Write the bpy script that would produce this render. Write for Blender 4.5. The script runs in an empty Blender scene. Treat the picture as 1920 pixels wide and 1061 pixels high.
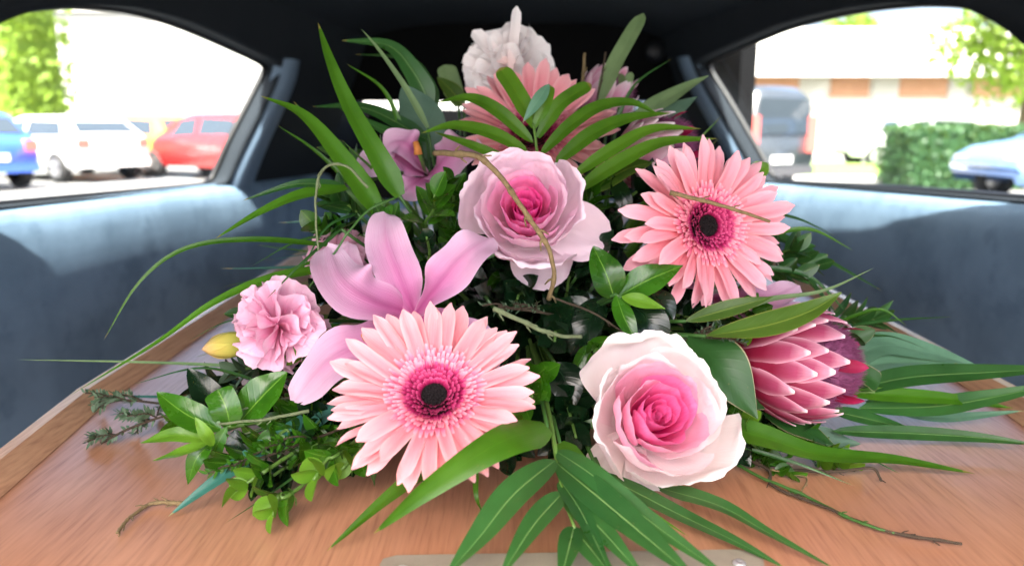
import bpy, bmesh, math, random
from mathutils import Vector, Matrix, noise
random.seed(7)
R = math.radians
V = Vector
scene = bpy.context.scene
col = scene.collection

# ------------------------------------------------------------------ camera
FPX, PITCH = 1392.0, R(11.8)
CAM = V((0, 0, 0.21))
RIGHT, FWD, UP = V((1, 0, 0)), V((0, math.cos(PITCH), -math.sin(PITCH))), V((0, math.sin(PITCH), math.cos(PITCH)))
cd = bpy.data.cameras.new('camera'); cam = bpy.data.objects.new('camera', cd); col.objects.link(cam)
cam.location = CAM; cam.rotation_euler = (math.pi / 2 - PITCH, 0, 0)
cd.sensor_width = 36; cd.lens = 36 * FPX / 1920; cd.clip_start = 0.02; cd.clip_end = 2000
cd.dof.use_dof = True; cd.dof.focus_distance = 0.45; cd.dof.aperture_fstop = 6.3
scene.camera = cam

# ------------------------------------------------------------------ light
SUN_EL, SUN_AZ = R(58), R(-174)          # azimuth from +Y towards +X
world = bpy.data.worlds.new('World'); scene.world = world; world.use_nodes = True
wn = world.node_tree; wn.nodes.clear()
sky = wn.nodes.new('ShaderNodeTexSky'); sky.sky_type = 'NISHITA'; sky.sun_disc = False
sky.sun_elevation = SUN_EL; sky.sun_rotation = SUN_AZ; sky.air_density = 0.7; sky.dust_density = 7.0; sky.ozone_density = 0.3
bg = wn.nodes.new('ShaderNodeBackground'); bg.inputs[1].default_value = 0.15
wo = wn.nodes.new('ShaderNodeOutputWorld')
wn.links.new(sky.outputs[0], bg.inputs[0]); wn.links.new(bg.outputs[0], wo.inputs[0])
sl = bpy.data.lights.new('sun', 'SUN'); sl.energy = 5.0; sl.angle = R(0.5); sl.color = (1, 0.95, 0.88)
so = bpy.data.objects.new('sun', sl); col.objects.link(so)
sdir = V((math.sin(SUN_AZ) * math.cos(SUN_EL), math.cos(SUN_AZ) * math.cos(SUN_EL), math.sin(SUN_EL)))
so.rotation_euler = (-sdir).to_track_quat('-Z', 'Y').to_euler(); so.location = sdir * 30
scene.view_settings.view_transform = 'Standard'; scene.view_settings.look = 'None'
scene.view_settings.exposure = 2.8; scene.view_settings.gamma = 1.0
scene.cycles.use_denoising = True
scene.cycles.max_bounces = 8; scene.cycles.transparent_max_bounces = 16
scene.cycles.sample_clamp_indirect = 6

# ------------------------------------------------------------------ geometry helpers
def ray(px, py):
    return FWD + RIGHT * ((px - 960) / FPX) + UP * ((530.5 - py) / FPX)
def at(px, py, d):
    return CAM + ray(px, py) * d
def onz(px, py, z=0.0):
    r = ray(px, py); return CAM + r * ((z - CAM.z) / r.z)

def empty(name, loc=(0, 0, 0), label=None, cat=None, group=None, mat=None):
    o = bpy.data.objects.new(name, None); col.objects.link(o); o.empty_display_size = 0.01
    if mat is not None: o.matrix_world = mat
    else: o.location = loc
    tag(o, label, cat, group); return o
def tag(o, label=None, cat=None, group=None, kind=None):
    if label: o['label'] = label
    if cat: o['category'] = cat
    if group: o['group'] = group
    if kind: o['kind'] = kind
    return o
def link(name, me, parent=None, mat=None):
    o = bpy.data.objects.new(name, me); col.objects.link(o)
    if parent is not None: o.parent = parent
    if mat is not None and not me.materials: me.materials.append(mat)
    return o
def origin(parent):
    """accumulated location of a root placed by plain location"""
    return V(parent.location) if parent is not None else V((0, 0, 0))

class MB:
    """collects faces of ONE mesh; verts in world (or local) coordinates, optional uv"""
    def __init__(s): s.v = []; s.f = []; s.uv = []
    def grid(s, P, UV=None, closed=False):
        n, m = len(P), len(P[0]); b = len(s.v)
        for i in range(n):
            for j in range(m):
                s.v.append(V(P[i][j])); s.uv.append(UV[i][j] if UV else (i / max(1, n - 1), j / max(1, m - 1)))
        for i in range(n - 1):
            for j in range(m if closed else m - 1):
                k = (j + 1) % m
                s.f.append((b + i * m + j, b + i * m + k, b + (i + 1) * m + k, b + (i + 1) * m + j))
        return s
    def box(s, c, sz, M=None):
        b = len(s.v); c = V(c)
        for x in (-.5, .5):
            for y in (-.5, .5):
                for z in (-.5, .5):
                    p = V((x * sz[0], y * sz[1], z * sz[2]))
                    if M is not None: p = M @ p
                    s.v.append(c + p); s.uv.append((x + .5, y + .5))
        for q in ((0, 1, 3, 2), (4, 6, 7, 5), (0, 4, 5, 1), (2, 3, 7, 6), (0, 2, 6, 4), (1, 5, 7, 3)):
            s.f.append(tuple(b + i for i in q))
        return s
    def tube(s, pts, rad, n=8, cap=True):
        pts = [V(p) for p in pts]; k = len(pts)
        if not callable(rad): r0 = rad; rad = lambda t: r0
        nrm = None; rows = []; uvs = []
        for i, p in enumerate(pts):
            T = (pts[min(i + 1, k - 1)] - pts[max(i - 1, 0)]).normalized()
            if nrm is None: nrm = T.orthogonal().normalized()
            nrm = (nrm - T * nrm.dot(T)).normalized(); B = T.cross(nrm)
            r = rad(i / (k - 1)); rows.append([p + (nrm * math.cos(2 * math.pi * j / n) + B * math.sin(2 * math.pi * j / n)) * r for j in range(n)])
            uvs.append([(i / (k - 1), j / n) for j in range(n)])
        b = len(s.v); s.grid(rows, uvs, True)
        if cap:
            s.f.append(tuple(b + j for j in range(n))[::-1]); s.f.append(tuple(b + (k - 1) * n + j for j in range(n)))
        return s
    def tri(s, a, b, c):
        k = len(s.v); s.v += [V(a), V(b), V(c)]; s.uv += [(0, 0), (0, 1), (1, .5)]; s.f.append((k, k + 1, k + 2)); return s
    def quad(s, a, b, c, d):
        k = len(s.v); s.v += [V(a), V(b), V(c), V(d)]; s.uv += [(0, 0), (0, 1), (1, 1), (1, 0)]; s.f.append((k, k + 1, k + 2, k + 3)); return s
    def lathe(s, prof, n=24, c=(0, 0, 0)):
        c = V(c)
        rows = [[c + V((r * math.cos(2 * math.pi * j / n), r * math.sin(2 * math.pi * j / n), z)) for j in range(n)] for r, z in prof]
        return s.grid(rows, None, True)
    def mesh(s, name, mat=None, off=V((0, 0, 0)), smooth=True):
        me = bpy.data.meshes.new(name); me.from_pydata([v - off for v in s.v], [], s.f)
        uv = me.uv_layers.new(name='UVMap'); li = [0] * len(me.loops); me.loops.foreach_get('vertex_index', li)
        fl = []
        for i in li: fl += s.uv[i]
        uv.data.foreach_set('uv', fl)
        me.polygons.foreach_set('use_smooth', [smooth] * len(me.polygons))
        if mat: me.materials.append(mat)
        me.update(); return me
    def build(s, name, mat, parent=None, smooth=True, local=False):
        off = V((0, 0, 0)) if (local or parent is None) else origin(parent)
        return link(name, s.mesh(name, mat, off, smooth), parent)

def bevel(o, w, seg=2):
    m = o.modifiers.new('bevel', 'BEVEL'); m.width = w; m.segments = seg; m.limit_method = 'ANGLE'; m.angle_limit = R(35); m.harden_normals = False
    return o

def spline(pts, n):
    pts = [V(p) for p in pts]
    if len(pts) == 2: return [pts[0].lerp(pts[1], i / n) for i in range(n + 1)]
    P = [pts[0] * 2 - pts[1]] + pts + [pts[-1] * 2 - pts[-2]]; out = []; m = len(pts) - 1
    for i in range(n + 1):
        x = i / n * m; k = min(int(x), m - 1); t = x - k
        a, b, c, d = P[k], P[k + 1], P[k + 2], P[k + 3]
        out.append(0.5 * ((2 * b) + (c - a) * t + (2 * a - 5 * b + 4 * c - d) * t * t + (3 * b - a - 3 * c + d) * t ** 3))
    return out

def w_grass(t): return min(1, .45 + t * 4) * (max(0, 1 - t) ** .75) * 1.15 if t > .02 else .45
def w_palm(t): return max(.02, (math.sin(math.pi * min(1, t ** .62)) ** .8)) if t < 1 else .01
def w_oval(t): return max(.03, math.sin(math.pi * t ** .85) ** .75) if 0 < t < 1 else .03
def w_lance(t): return max(.03, math.sin(math.pi * t ** .8) ** .95) if 0 < t < 1 else .03
def w_blunt(t): return min(1, .35 + t * 2.2) * (1 if t < .85 else math.sqrt(max(.02, 1 - ((t - .85) / .15) ** 2)))
def w_lily(t): return max(.05, (1 - abs((t - .52) / .52) ** 2.2) ** .75) if 0 < t < 1 else .05
def w_petal(t): return (.30 + .70 * math.sin(math.pi * .5 * min(1, t / .6)) ** 1.1) * (1 if t < .6 else math.sqrt(max(.004, 1 - ((t - .6) / .4) ** 2.3)))

def blade(mb, pts, width, prof=w_grass, hint=None, fold=.25, arch=0.0, twist=0.0, roll=0.0, n=20, m=7, wave=0.0, wavef=3.0, seed=0.0, jag=0.0, lid=True, ridge=0.0):
    """a leaf: spline centre line, width in metres, V-fold / arched cross-section"""
    C = spline(pts, n); rows = []; uvs = []
    mid = C[n // 2]
    N0 = hint if hint is not None else ((CAM - mid).normalized() * .75 + V((0, 0, .65))).normalized()
    for i, c in enumerate(C):
        t = i / n
        T = (C[min(i + 1, n)] - C[max(i - 1, 0)]).normalized()
        S = T.cross(N0)
        if S.length < 1e-4: S = T.orthogonal()
        S.normalize(); Nn = S.cross(T).normalized()
        a = roll + twist * t
        S2 = S * math.cos(a) + Nn * math.sin(a); N2 = Nn * math.cos(a) - S * math.sin(a)
        w = width * .5 * prof(t); row = []; ur = []
        for j in range(m):
            s = 2 * j / (m - 1) - 1
            z = (abs(s) * fold - arch * (s * s)) * w
            z += ridge * w * math.exp(-(s / .16) ** 2)
            z += wave * width * math.sin(wavef * 6.283 * t + seed + (1.6 if s > 0 else 0)) * abs(s) ** 1.5
            ww = w * (1 + (jag * noise.noise(V((t * 40, s * 3, seed))) if abs(s) > .9 else 0))
            q = c + S2 * (s * ww) + N2 * z
            if lid and -.32 < q.x < .37: q.z = max(q.z, .0012 + .0006 * abs(s))
            row.append(q); ur.append((t, j / (m - 1)))
        rows.append(row); uvs.append(ur)
    return mb.grid(rows, uvs)

# ------------------------------------------------------------------ materials
def newmat(name):
    m = bpy.data.materials.new(name); m.use_nodes = True; nt = m.node_tree; nt.nodes.clear()
    return m, nt
def N(nt, t, **k):
    n = nt.nodes.new('ShaderNode' + t)
    for a, b in k.items(): setattr(n, a, b)
    return n
def rgb(r, g, b):       # sRGB 0..255 -> linear
    f = lambda c: (c / 255 / 12.92) if c / 255 <= .04045 else ((c / 255 + .055) / 1.055) ** 2.4
    return (f(r), f(g), f(b), 1)
def mixc(nt, fac, a, b, mode='MIX'):
    n = N(nt, 'Mix', data_type='RGBA', blend_type=mode)
    for sock, val in ((n.inputs[0], fac), (n.inputs[6], a), (n.inputs[7], b)):
        if hasattr(val, 'is_output'): nt.links.new(val, sock)
        else: sock.default_value = val
    return n.outputs[2]
def math_n(nt, op, a, b=None, c=None):
    n = N(nt, 'Math', operation=op)
    for k, val in enumerate((a, b, c)):
        if val is None: continue
        if hasattr(val, 'is_output'): nt.links.new(val, n.inputs[k])
        else: n.inputs[k].default_value = val
    return n.outputs[0]
def ramp(nt, fac, stops):
    r = N(nt, 'ValToRGB'); e = r.color_ramp.elements
    while len(e) < len(stops): e.new(.5)
    for el, (p, c) in zip(e, stops): el.position = p; el.color = c
    nt.links.new(fac, r.inputs[0]); return r.outputs[0]
def finish(nt, m, bsdf, trans=0.0, tcol=None):
    out = N(nt, 'OutputMaterial')
    if trans > 0:
        tr = N(nt, 'BsdfTranslucent'); nt.links.new(tcol, tr.inputs[0])
        mx = N(nt, 'MixShader'); mx.inputs[0].default_value = trans
        nt.links.new(bsdf.outputs[0], mx.inputs[1]); nt.links.new(tr.outputs[0], mx.inputs[2]); nt.links.new(mx.outputs[0], out.inputs[0])
    else: nt.links.new(bsdf.outputs[0], out.inputs[0])
    return m
def noise_tex(nt, scale, detail=3, co=None, rough=.55):
    n = N(nt, 'TexNoise'); n.inputs['Scale'].default_value = scale; n.inputs['Detail'].default_value = detail; n.inputs['Roughness'].default_value = rough
    if co is not None: nt.links.new(co, n.inputs['Vector'])
    return n.outputs['Fac']

def leaf_mat(name, dark, light, rough=.38, spec=.5, trans=.22, rib=.55, veins=0, vein_amt=.25, ribcol=None, edge=None):
    m, nt = newmat(name)
    uv = N(nt, 'UVMap'); sp = N(nt, 'SeparateXYZ'); nt.links.new(uv.outputs[0], sp.inputs[0])
    tc = N(nt, 'TexCoord'); ob = N(nt, 'ObjectInfo')
    nz = noise_tex(nt, 60, 4, tc.outputs['Object'])
    f = math_n(nt, 'ADD', math_n(nt, 'MULTIPLY', nz, .9), math_n(nt, 'MULTIPLY_ADD', ob.outputs['Random'], .5, -.22)); 
    c = mixc(nt, f, dark, light)
    d = math_n(nt, 'ABSOLUTE', math_n(nt, 'SUBTRACT', sp.outputs[1], .5))
    h = None
    if veins:
        w = math_n(nt, 'SINE', math_n(nt, 'MULTIPLY', sp.outputs[1], veins * 6.2832))
        w = math_n(nt, 'POWER', math_n(nt, 'ABSOLUTE', w), 3.0)
        c = mixc(nt, math_n(nt, 'MULTIPLY', w, vein_amt), c, light); h = w
    else:       # pinnate side veins
        w = math_n(nt, 'SINE', math_n(nt, 'ADD', math_n(nt, 'MULTIPLY', sp.outputs[0], 55.0), math_n(nt, 'MULTIPLY', d, -26.0)))
        w = math_n(nt, 'POWER', math_n(nt, 'MULTIPLY_ADD', w, .5, .5), 8.0)
        c = mixc(nt, math_n(nt, 'MULTIPLY', w, vein_amt), c, light); h = w
    line = math_n(nt, 'LESS_THAN', d, .018)
    if rib: c = mixc(nt, math_n(nt, 'MULTIPLY', line, rib), c, ribcol or light)
    if edge: c = mixc(nt, math_n(nt, 'MULTIPLY', math_n(nt, 'GREATER_THAN', d, .475), .7), c, edge)
    # small blemishes
    bl = noise_tex(nt, 420, 2, tc.outputs['Object'])
    c = mixc(nt, math_n(nt, 'MULTIPLY', math_n(nt, 'GREATER_THAN', bl, .72), .35), c, rgb(120, 110, 60))
    if veins:      # dry brownish tips, here and there
        tipf = math_n(nt, 'MULTIPLY', math_n(nt, 'GREATER_THAN', math_n(nt, 'ADD', sp.outputs[0], math_n(nt, 'MULTIPLY', nz, .12)), 1.02), .7)
        c = mixc(nt, tipf, c, rgb(150, 128, 70))
    lo = noise_tex(nt, 22, 3, tc.outputs['Object']); c = mixc(nt, math_n(nt, 'MULTIPLY_ADD', lo, 1.2, -.5), c, light)
    b = N(nt, 'BsdfPrincipled'); nt.links.new(c, b.inputs['Base Color'])
    rg = math_n(nt, 'MULTIPLY_ADD', nz, .25, rough - .1); nt.links.new(rg, b.inputs['Roughness'])
    b.inputs['Specular IOR Level'].default_value = spec
    bp = N(nt, 'Bump'); bp.inputs['Strength'].default_value = .12; bp.inputs['Distance'].default_value = .0005
    hh = math_n(nt, 'ADD', h, math_n(nt, 'MULTIPLY', noise_tex(nt, 300, 3, tc.outputs['Object']), .8)); nt.links.new(hh, bp.inputs['Height'])
    nt.links.new(bp.outputs[0], b.inputs['Normal'])
    tcx = mixc(nt, .5, c, (.30, .45, .04, 1))
    return finish(nt, m, b, trans, tcx)

def petal_mat(name, stops, rough=.55, trans=.25, streak=14, streak_amt=.18, streakcol=None, mid=None, rim=None, rim_amt=.6, var=.15, bump=.3):
    m, nt = newmat(name)
    uv = N(nt, 'UVMap'); sp = N(nt, 'SeparateXYZ'); nt.links.new(uv.outputs[0], sp.inputs[0])
    tc = N(nt, 'TexCoord'); ob = N(nt, 'ObjectInfo')
    nz = noise_tex(nt, 90, 3, tc.outputs['Object'])
    u = math_n(nt, 'ADD', sp.outputs[0], math_n(nt, 'MULTIPLY_ADD', nz, .16, -.08))
    c = ramp(nt, u, stops)
    d = math_n(nt, 'ABSOLUTE', math_n(nt, 'SUBTRACT', sp.outputs[1], .5))
    wv = N(nt, 'CombineXYZ'); nt.links.new(math_n(nt, 'MULTIPLY', sp.outputs[1], float(streak)), wv.inputs[0]); nt.links.new(math_n(nt, 'MULTIPLY', sp.outputs[0], 1.6), wv.inputs[1]); nt.links.new(ob.outputs['Random'], wv.inputs[2])
    st = noise_tex(nt, 2.2, 2, wv.outputs[0])
    st2 = math_n(nt, 'MULTIPLY', math_n(nt, 'SUBTRACT', st, .45), 2.2 * streak_amt * 2)
    c = mixc(nt, st2, c, streakcol or stops[0][1])
    if mid: c = mixc(nt, math_n(nt, 'MULTIPLY', math_n(nt, 'POWER', math_n(nt, 'MAXIMUM', math_n(nt, 'MULTIPLY_ADD', d, -3.2, 1.0), 0.0), 2.0), math_n(nt, 'MULTIPLY_ADD', sp.outputs[0], -.75, .85)), c, mid)
    if rim: c = mixc(nt, math_n(nt, 'MULTIPLY', math_n(nt, 'POWER', math_n(nt, 'MULTIPLY', d, 2.0), 4.0), rim_amt), c, rim)
    hs = N(nt, 'HueSaturation'); hs.inputs['Hue'].default_value = .5
    nt.links.new(math_n(nt, 'MULTIPLY_ADD', ob.outputs['Random'], -var, 1 + var * .4), hs.inputs['Value']); nt.links.new(c, hs.inputs['Color']); c = hs.outputs[0]
    b = N(nt, 'BsdfPrincipled'); nt.links.new(c, b.inputs['Base Color']); b.inputs['Roughness'].default_value = rough
    b.inputs['Specular IOR Level'].default_value = .18
    bp = N(nt, 'Bump'); bp.inputs['Strength'].default_value = bump; bp.inputs['Distance'].default_value = .0008
    nt.links.new(math_n(nt, 'ADD', st, math_n(nt, 'MULTIPLY', nz, .5)), bp.inputs['Height']); nt.links.new(bp.outputs[0], b.inputs['Normal'])
    return finish(nt, m, b, trans, c)

def plain(name, c, rough=.5, metal=0.0, spec=.5, nscale=0, namt=.3, c2=None, bump=0.0, coat=0.0, bscale=None, sheen=0.0):
    m, nt = newmat(name); b = N(nt, 'BsdfPrincipled')
    b.inputs['Base Color'].default_value = c; b.inputs['Roughness'].default_value = rough; b.inputs['Metallic'].default_value = metal
    b.inputs['Specular IOR Level'].default_value = spec; b.inputs['Coat Weight'].default_value = coat; b.inputs['Sheen Weight'].default_value = sheen
    if nscale:
        tc = N(nt, 'TexCoord'); nz = noise_tex(nt, nscale, 5, tc.outputs['Object'])
        nt.links.new(mixc(nt, math_n(nt, 'MULTIPLY', nz, namt * 2), c, c2 or tuple(x * .4 for x in c[:3]) + (1,)), b.inputs['Base Color'])
        if bump:
            bp = N(nt, 'Bump'); bp.inputs['Strength'].default_value = bump; bp.inputs['Distance'].default_value = .002
            nt.links.new(noise_tex(nt, bscale or nscale * 4, 3, tc.outputs['Object']), bp.inputs['Height']); nt.links.new(bp.outputs[0], b.inputs['Normal'])
    return finish(nt, m, b)

def wood_mat(name, a, bcol, dark, rough=.36):
    m, nt = newmat(name); b = N(nt, 'BsdfPrincipled'); tc = N(nt, 'TexCoord')
    mp = N(nt, 'Mapping'); mp.inputs['Scale'].default_value = (46, 3.0, 46); nt.links.new(tc.outputs['Object'], mp.inputs[0])
    mp2 = N(nt, 'Mapping'); mp2.inputs['Scale'].default_value = (420, 26, 420); nt.links.new(tc.outputs['Object'], mp2.inputs[0])
    n1 = noise_tex(nt, 1.0, 5, mp.outputs[0]); n2 = noise_tex(nt, 1.0, 3, mp2.outputs[0]); n3 = noise_tex(nt, 5, 6, tc.outputs['Object'], .65)
    c = mixc(nt, math_n(nt, 'MULTIPLY_ADD', n1, .9, -.1), a, bcol)
    c = mixc(nt, math_n(nt, 'MULTIPLY', math_n(nt, 'POWER', n2, 3.0), 1.6), c, dark)
    c = mixc(nt, math_n(nt, 'MULTIPLY_ADD', n3, 1.6, -.55), c, bcol)
    nt.links.new(c, b.inputs['Base Color'])
    nt.links.new(math_n(nt, 'MULTIPLY_ADD', n2, .25, rough - .1), b.inputs['Roughness'])
    bp = N(nt, 'Bump'); bp.inputs['Strength'].default_value = .25; bp.inputs['Distance'].default_value = .0004
    nt.links.new(n2, bp.inputs['Height']); nt.links.new(bp.outputs[0], b.inputs['Normal'])
    b.inputs['Coat Weight'].default_value = .32; b.inputs['Coat Roughness'].default_value = .24
    return finish(nt, m, b)

def glass_mat(name, tint=(.93, .97, .96, 1)):
    m, nt = newmat(name); t = N(nt, 'BsdfTransparent'); t.inputs[0].default_value = tint
    g = N(nt, 'BsdfGlossy'); g.inputs['Roughness'].default_value = .02
    lw = N(nt, 'LayerWeight'); lw.inputs[0].default_value = .5     # facing = 1 - |cos|: same from both sides of the pane
    fr = math_n(nt, 'MULTIPLY_ADD', math_n(nt, 'POWER', lw.outputs['Facing'], 5.0), .9, .05)
    mx = N(nt, 'MixShader'); nt.links.new(fr, mx.inputs[0]); nt.links.new(t.outputs[0], mx.inputs[1]); nt.links.new(g.outputs[0], mx.inputs[2])
    o = N(nt, 'OutputMaterial'); nt.links.new(mx.outputs[0], o.inputs[0]); return m

M = {}
M['blade'] = leaf_mat('strap_leaf_green', rgb(24, 70, 10), rgb(78, 132, 28), .34, .5, .28, .25, 9, .3)
M['palm'] = leaf_mat('palm_leaf_green', rgb(13, 52, 20), rgb(56, 108, 52), .30, .55, .22, .55, 7, .3, rgb(150, 185, 110))
M['palm_pale'] = leaf_mat('palm_leaf_bluish', rgb(60, 108, 84), rgb(120, 165, 135), .35, .5, .22, .4, 8, .3)
M['teal'] = leaf_mat('strap_leaf_teal', rgb(18, 66, 60), rgb(60, 122, 108), .32, .5, .18, .4, 7, .3)
M['gum'] = leaf_mat('grey_green_leaf', rgb(84, 116, 76), rgb(138, 164, 116), .55, .3, .3, .3, 0, .12)
M['gumdark'] = leaf_mat('slate_green_leaf', rgb(66, 96, 82), rgb(104, 134, 116), .55, .3, .22, .3, 0, .12)
M['lance'] = leaf_mat('lance_leaf_green', rgb(28, 62, 16), rgb(82, 116, 38), .42, .4, .2, .6, 0, .18, rgb(150, 165, 70), rgb(150, 150, 70))
M['protleaf'] = leaf_mat('leathery_leaf_green', rgb(14, 48, 18), rgb(44, 88, 36), .42, .45, .12, .35, 0, .15, None, rgb(170, 150, 120))
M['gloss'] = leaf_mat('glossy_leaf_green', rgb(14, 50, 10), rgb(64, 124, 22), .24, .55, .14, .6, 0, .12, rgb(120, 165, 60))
M['glossdark'] = leaf_mat('glossy_leaf_dark', rgb(6, 24, 10), rgb(14, 42, 20), .22, .5, .04, .3, 0, .05)  # dark leaf colour; in the filler sprigs it also stands in for shade
M['lime'] = leaf_mat('young_leaf_lime', rgb(58, 108, 20), rgb(118, 166, 48), .36, .45, .3, .4, 0, .2)
M['heath'] = leaf_mat('heath_leaf_grey', rgb(40, 62, 46), rgb(92, 116, 88), .5, .4, .1, .2, 0, .1)
M['stem'] = plain('stem_green', rgb(60, 104, 40), .5, nscale=80, c2=rgb(40, 70, 30))
M['rachis'] = plain('rachis_green', rgb(96, 130, 56), .45, nscale=60, c2=rgb(60, 96, 40))
M['twig'] = plain('twig_bark', rgb(150, 132, 92), .8, nscale=300, namt=.5, c2=rgb(84, 66, 40), bump=.6)
M['twiggreen'] = plain('twig_lichen', rgb(120, 134, 96), .8, nscale=300, namt=.4, c2=rgb(74, 84, 58), bump=.6)
M['twigdark'] = plain('twig_dark', rgb(74, 60, 44), .8, nscale=300, namt=.4, bump=.6)

PINK = petal_mat('gerbera_petal', [(0, rgb(218, 92, 120)), (.3, rgb(238, 132, 146)), (.7, rgb(248, 164, 172)), (1, rgb(253, 192, 196))], .5, .25, 10, .22, rgb(235, 128, 146), rim=rgb(255, 214, 214), rim_amt=.55)  # pale edges; tips lightened further in place of highlights
SALMON = petal_mat('gerbera_petal_salmon', [(0, rgb(232, 92, 112)), (.35, rgb(246, 140, 152)), (.8, rgb(250, 174, 190)), (1, rgb(252, 200, 210))], .5, .3, 10, .14, rgb(238, 120, 134), rim=rgb(255, 210, 214), rim_amt=.5)
FLORET = petal_mat('gerbera_floret', [(0, rgb(190, 60, 104)), (.5, rgb(234, 124, 152)), (1, rgb(250, 178, 190))], .5, .15, 5, .1)
FLORET_D = petal_mat('gerbera_floret_dark', [(0, rgb(90, 8, 44)), (.6, rgb(176, 36, 94)), (1, rgb(226, 96, 146))], .5, .1, 5, .1)
DISC = plain('gerbera_disc', rgb(20, 4, 8), .7, nscale=500, c2=rgb(8, 2, 4), bump=.8)
LILY = petal_mat('lily_petal', bump=.5, stops= [(0, rgb(216, 110, 168)), (.3, rgb(222, 144, 192)), (.75, rgb(228, 184, 212)), (1, rgb(238, 206, 228))], rough=.45, trans=.3, streak=34, streak_amt=.26, streakcol=rgb(212, 130, 178), mid=rgb(198, 84, 150), rim=rgb(240, 214, 234), rim_amt=.5)
CARN = petal_mat('carnation_petal', [(0, rgb(232, 128, 168)), (.5, rgb(246, 180, 210)), (1, rgb(252, 216, 234))], .6, .3, 10, .2, rgb(232, 140, 180))
CARN2 = petal_mat('carnation_petal_streaked', [(0, rgb(206, 40, 110)), (.5, rgb(232, 150, 184)), (1, rgb(242, 200, 218))], .6, .3, 10, .25, rgb(214, 50, 118))
WHITE = petal_mat('white_petal', [(0, rgb(240, 206, 200)), (.4, rgb(250, 238, 236)), (1, rgb(255, 252, 252))], .55, .3, 12, .12, rgb(232, 206, 206), var=.06)
BRACT = petal_mat('protea_bract', [(0, rgb(104, 8, 32)), (.40, rgb(116, 16, 46)), (.75, rgb(152, 62, 94)), (.93, rgb(196, 138, 158)), (1, rgb(246, 230, 234))], .6, .06, 12, .25, rgb(120, 18, 48), rim=rgb(220, 164, 182), rim_amt=.75)
BRACT2 = petal_mat('protea_bract_inner', [(0, rgb(96, 10, 40)), (.6, rgb(136, 18, 60)), (1, rgb(160, 40, 84))], .5, .15, 10, .15, rgb(160, 24, 70))
BRACT3 = petal_mat('protea_bract_pale', [(0, rgb(190, 96, 130)), (.5, rgb(222, 150, 180)), (.9, rgb(240, 210, 222)), (1, rgb(250, 238, 242))], .6, .15, 12, .2, rgb(196, 110, 140), rim=rgb(246, 224, 232), rim_amt=.6)
HAIR = plain('protea_hair', rgb(150, 76, 118), .7, nscale=160, namt=.5, c2=rgb(74, 28, 62))
BUD = petal_mat('lily_bud', [(0, rgb(130, 150, 60)), (.5, rgb(196, 180, 90)), (1, rgb(216, 170, 130))], .5, .15, 8, .2, rgb(150, 150, 60))
ANTHER = plain('anther_orange', rgb(206, 128, 60), .8, nscale=400)
def lerp4(a, b, t): return tuple(x + (y - x) * t for x, y in zip(a, b))
ROSE = []
for k in range(7):
    f = k / 6; w = min(1, max(0, (f - .42) / .5)); w = w * w * (3 - 2 * w)
    base = lerp4(rgb(228, 24, 122), rgb(252, 234, 234), w)
    mid = lerp4(rgb(244, 66, 160), rgb(253, 243, 242), w)
    tip = lerp4(rgb(251, 134, 198), rgb(255, 252, 250), min(1, w * .8 + f * .2))
    ROSE.append(petal_mat('rose_petal_layer', [(0, base), (.5, mid), (1, tip)], .5, .3, 22, .18, lerp4(base, mid, .5), var=.08, bump=.4))
ROSE_L = []
for k in range(7):
    f = k / 6; w = min(1, max(0, (f - .3) / .6)); w = w * w * (3 - 2 * w)
    base = lerp4(rgb(224, 12, 116), rgb(253, 236, 238), w)
    mid = lerp4(rgb(244, 44, 154), rgb(252, 226, 238), w)
    tip = lerp4(rgb(250, 110, 196), rgb(254, 232, 245), min(1, w * .8 + f * .2))
    ROSE_L.append(petal_mat('rose_petal_lilac_layer', [(0, base), (.5, mid), (1, tip)], .5, .3, 22, .18, lerp4(base, mid, .5), var=.08, bump=.4))

M['lid'] = wood_mat('lid_veneer', rgb(198, 150, 120), rgb(168, 112, 80), rgb(112, 70, 48), .32)
M['mould'] = wood_mat('moulding_wood', rgb(226, 186, 148), rgb(196, 140, 104), rgb(130, 80, 56), .4)
M['plate'] = plain('plate_brushed', rgb(158, 150, 134), .45, .1, .5, 40, .3, rgb(128, 118, 102), .3)
M['screw'] = plain('screw_steel', rgb(190, 190, 190), .45, .6)
M['velour'] = plain('velour_blue_grey', rgb(112, 146, 176), .85, 0, .25, 7, .5, rgb(72, 104, 136), .35, 0, 900, .5)
def velour_mat(name, a, b_, c_):
    m, nt = newmat(name); b = N(nt, 'BsdfPrincipled'); tc = N(nt, 'TexCoord')
    n1 = noise_tex(nt, 4.5, 6, tc.outputs['Object'], .62); n2 = noise_tex(nt, 11, 5, tc.outputs['Object'], .6); n3 = noise_tex(nt, 700, 2, tc.outputs['Object'])
    c = mixc(nt, ramp_f(nt, n1, .40, .62), a, b_); c = mixc(nt, math_n(nt, 'MULTIPLY', ramp_f(nt, n2, .50, .66), .7), c, c_)
    nt.links.new(c, b.inputs['Base Color']); b.inputs['Roughness'].default_value = .8; b.inputs['Specular IOR Level'].default_value = .25
    b.inputs['Sheen Weight'].default_value = .15; b.inputs['Sheen Roughness'].default_value = .4; b.inputs['Sheen Tint'].default_value = (.7, .85, 1, 1)
    bp = N(nt, 'Bump'); bp.inputs['Strength'].default_value = .35; bp.inputs['Distance'].default_value = .002
    nt.links.new(math_n(nt, 'ADD', n3, math_n(nt, 'MULTIPLY', n2, 2.0)), bp.inputs['Height']); nt.links.new(bp.outputs[0], b.inputs['Normal'])
    return finish(nt, m, b)
def ramp_f(nt, v, lo, hi):
    n = N(nt, 'MapRange'); n.interpolation_type = 'SMOOTHSTEP'; n.inputs[1].default_value = lo; n.inputs[2].default_value = hi; nt.links.new(v, n.inputs[0]); return n.outputs[0]
M['velour'] = velour_mat('velour_brushed', rgb(120, 147, 171), rgb(105, 131, 154), rgb(90, 115, 137))
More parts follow.
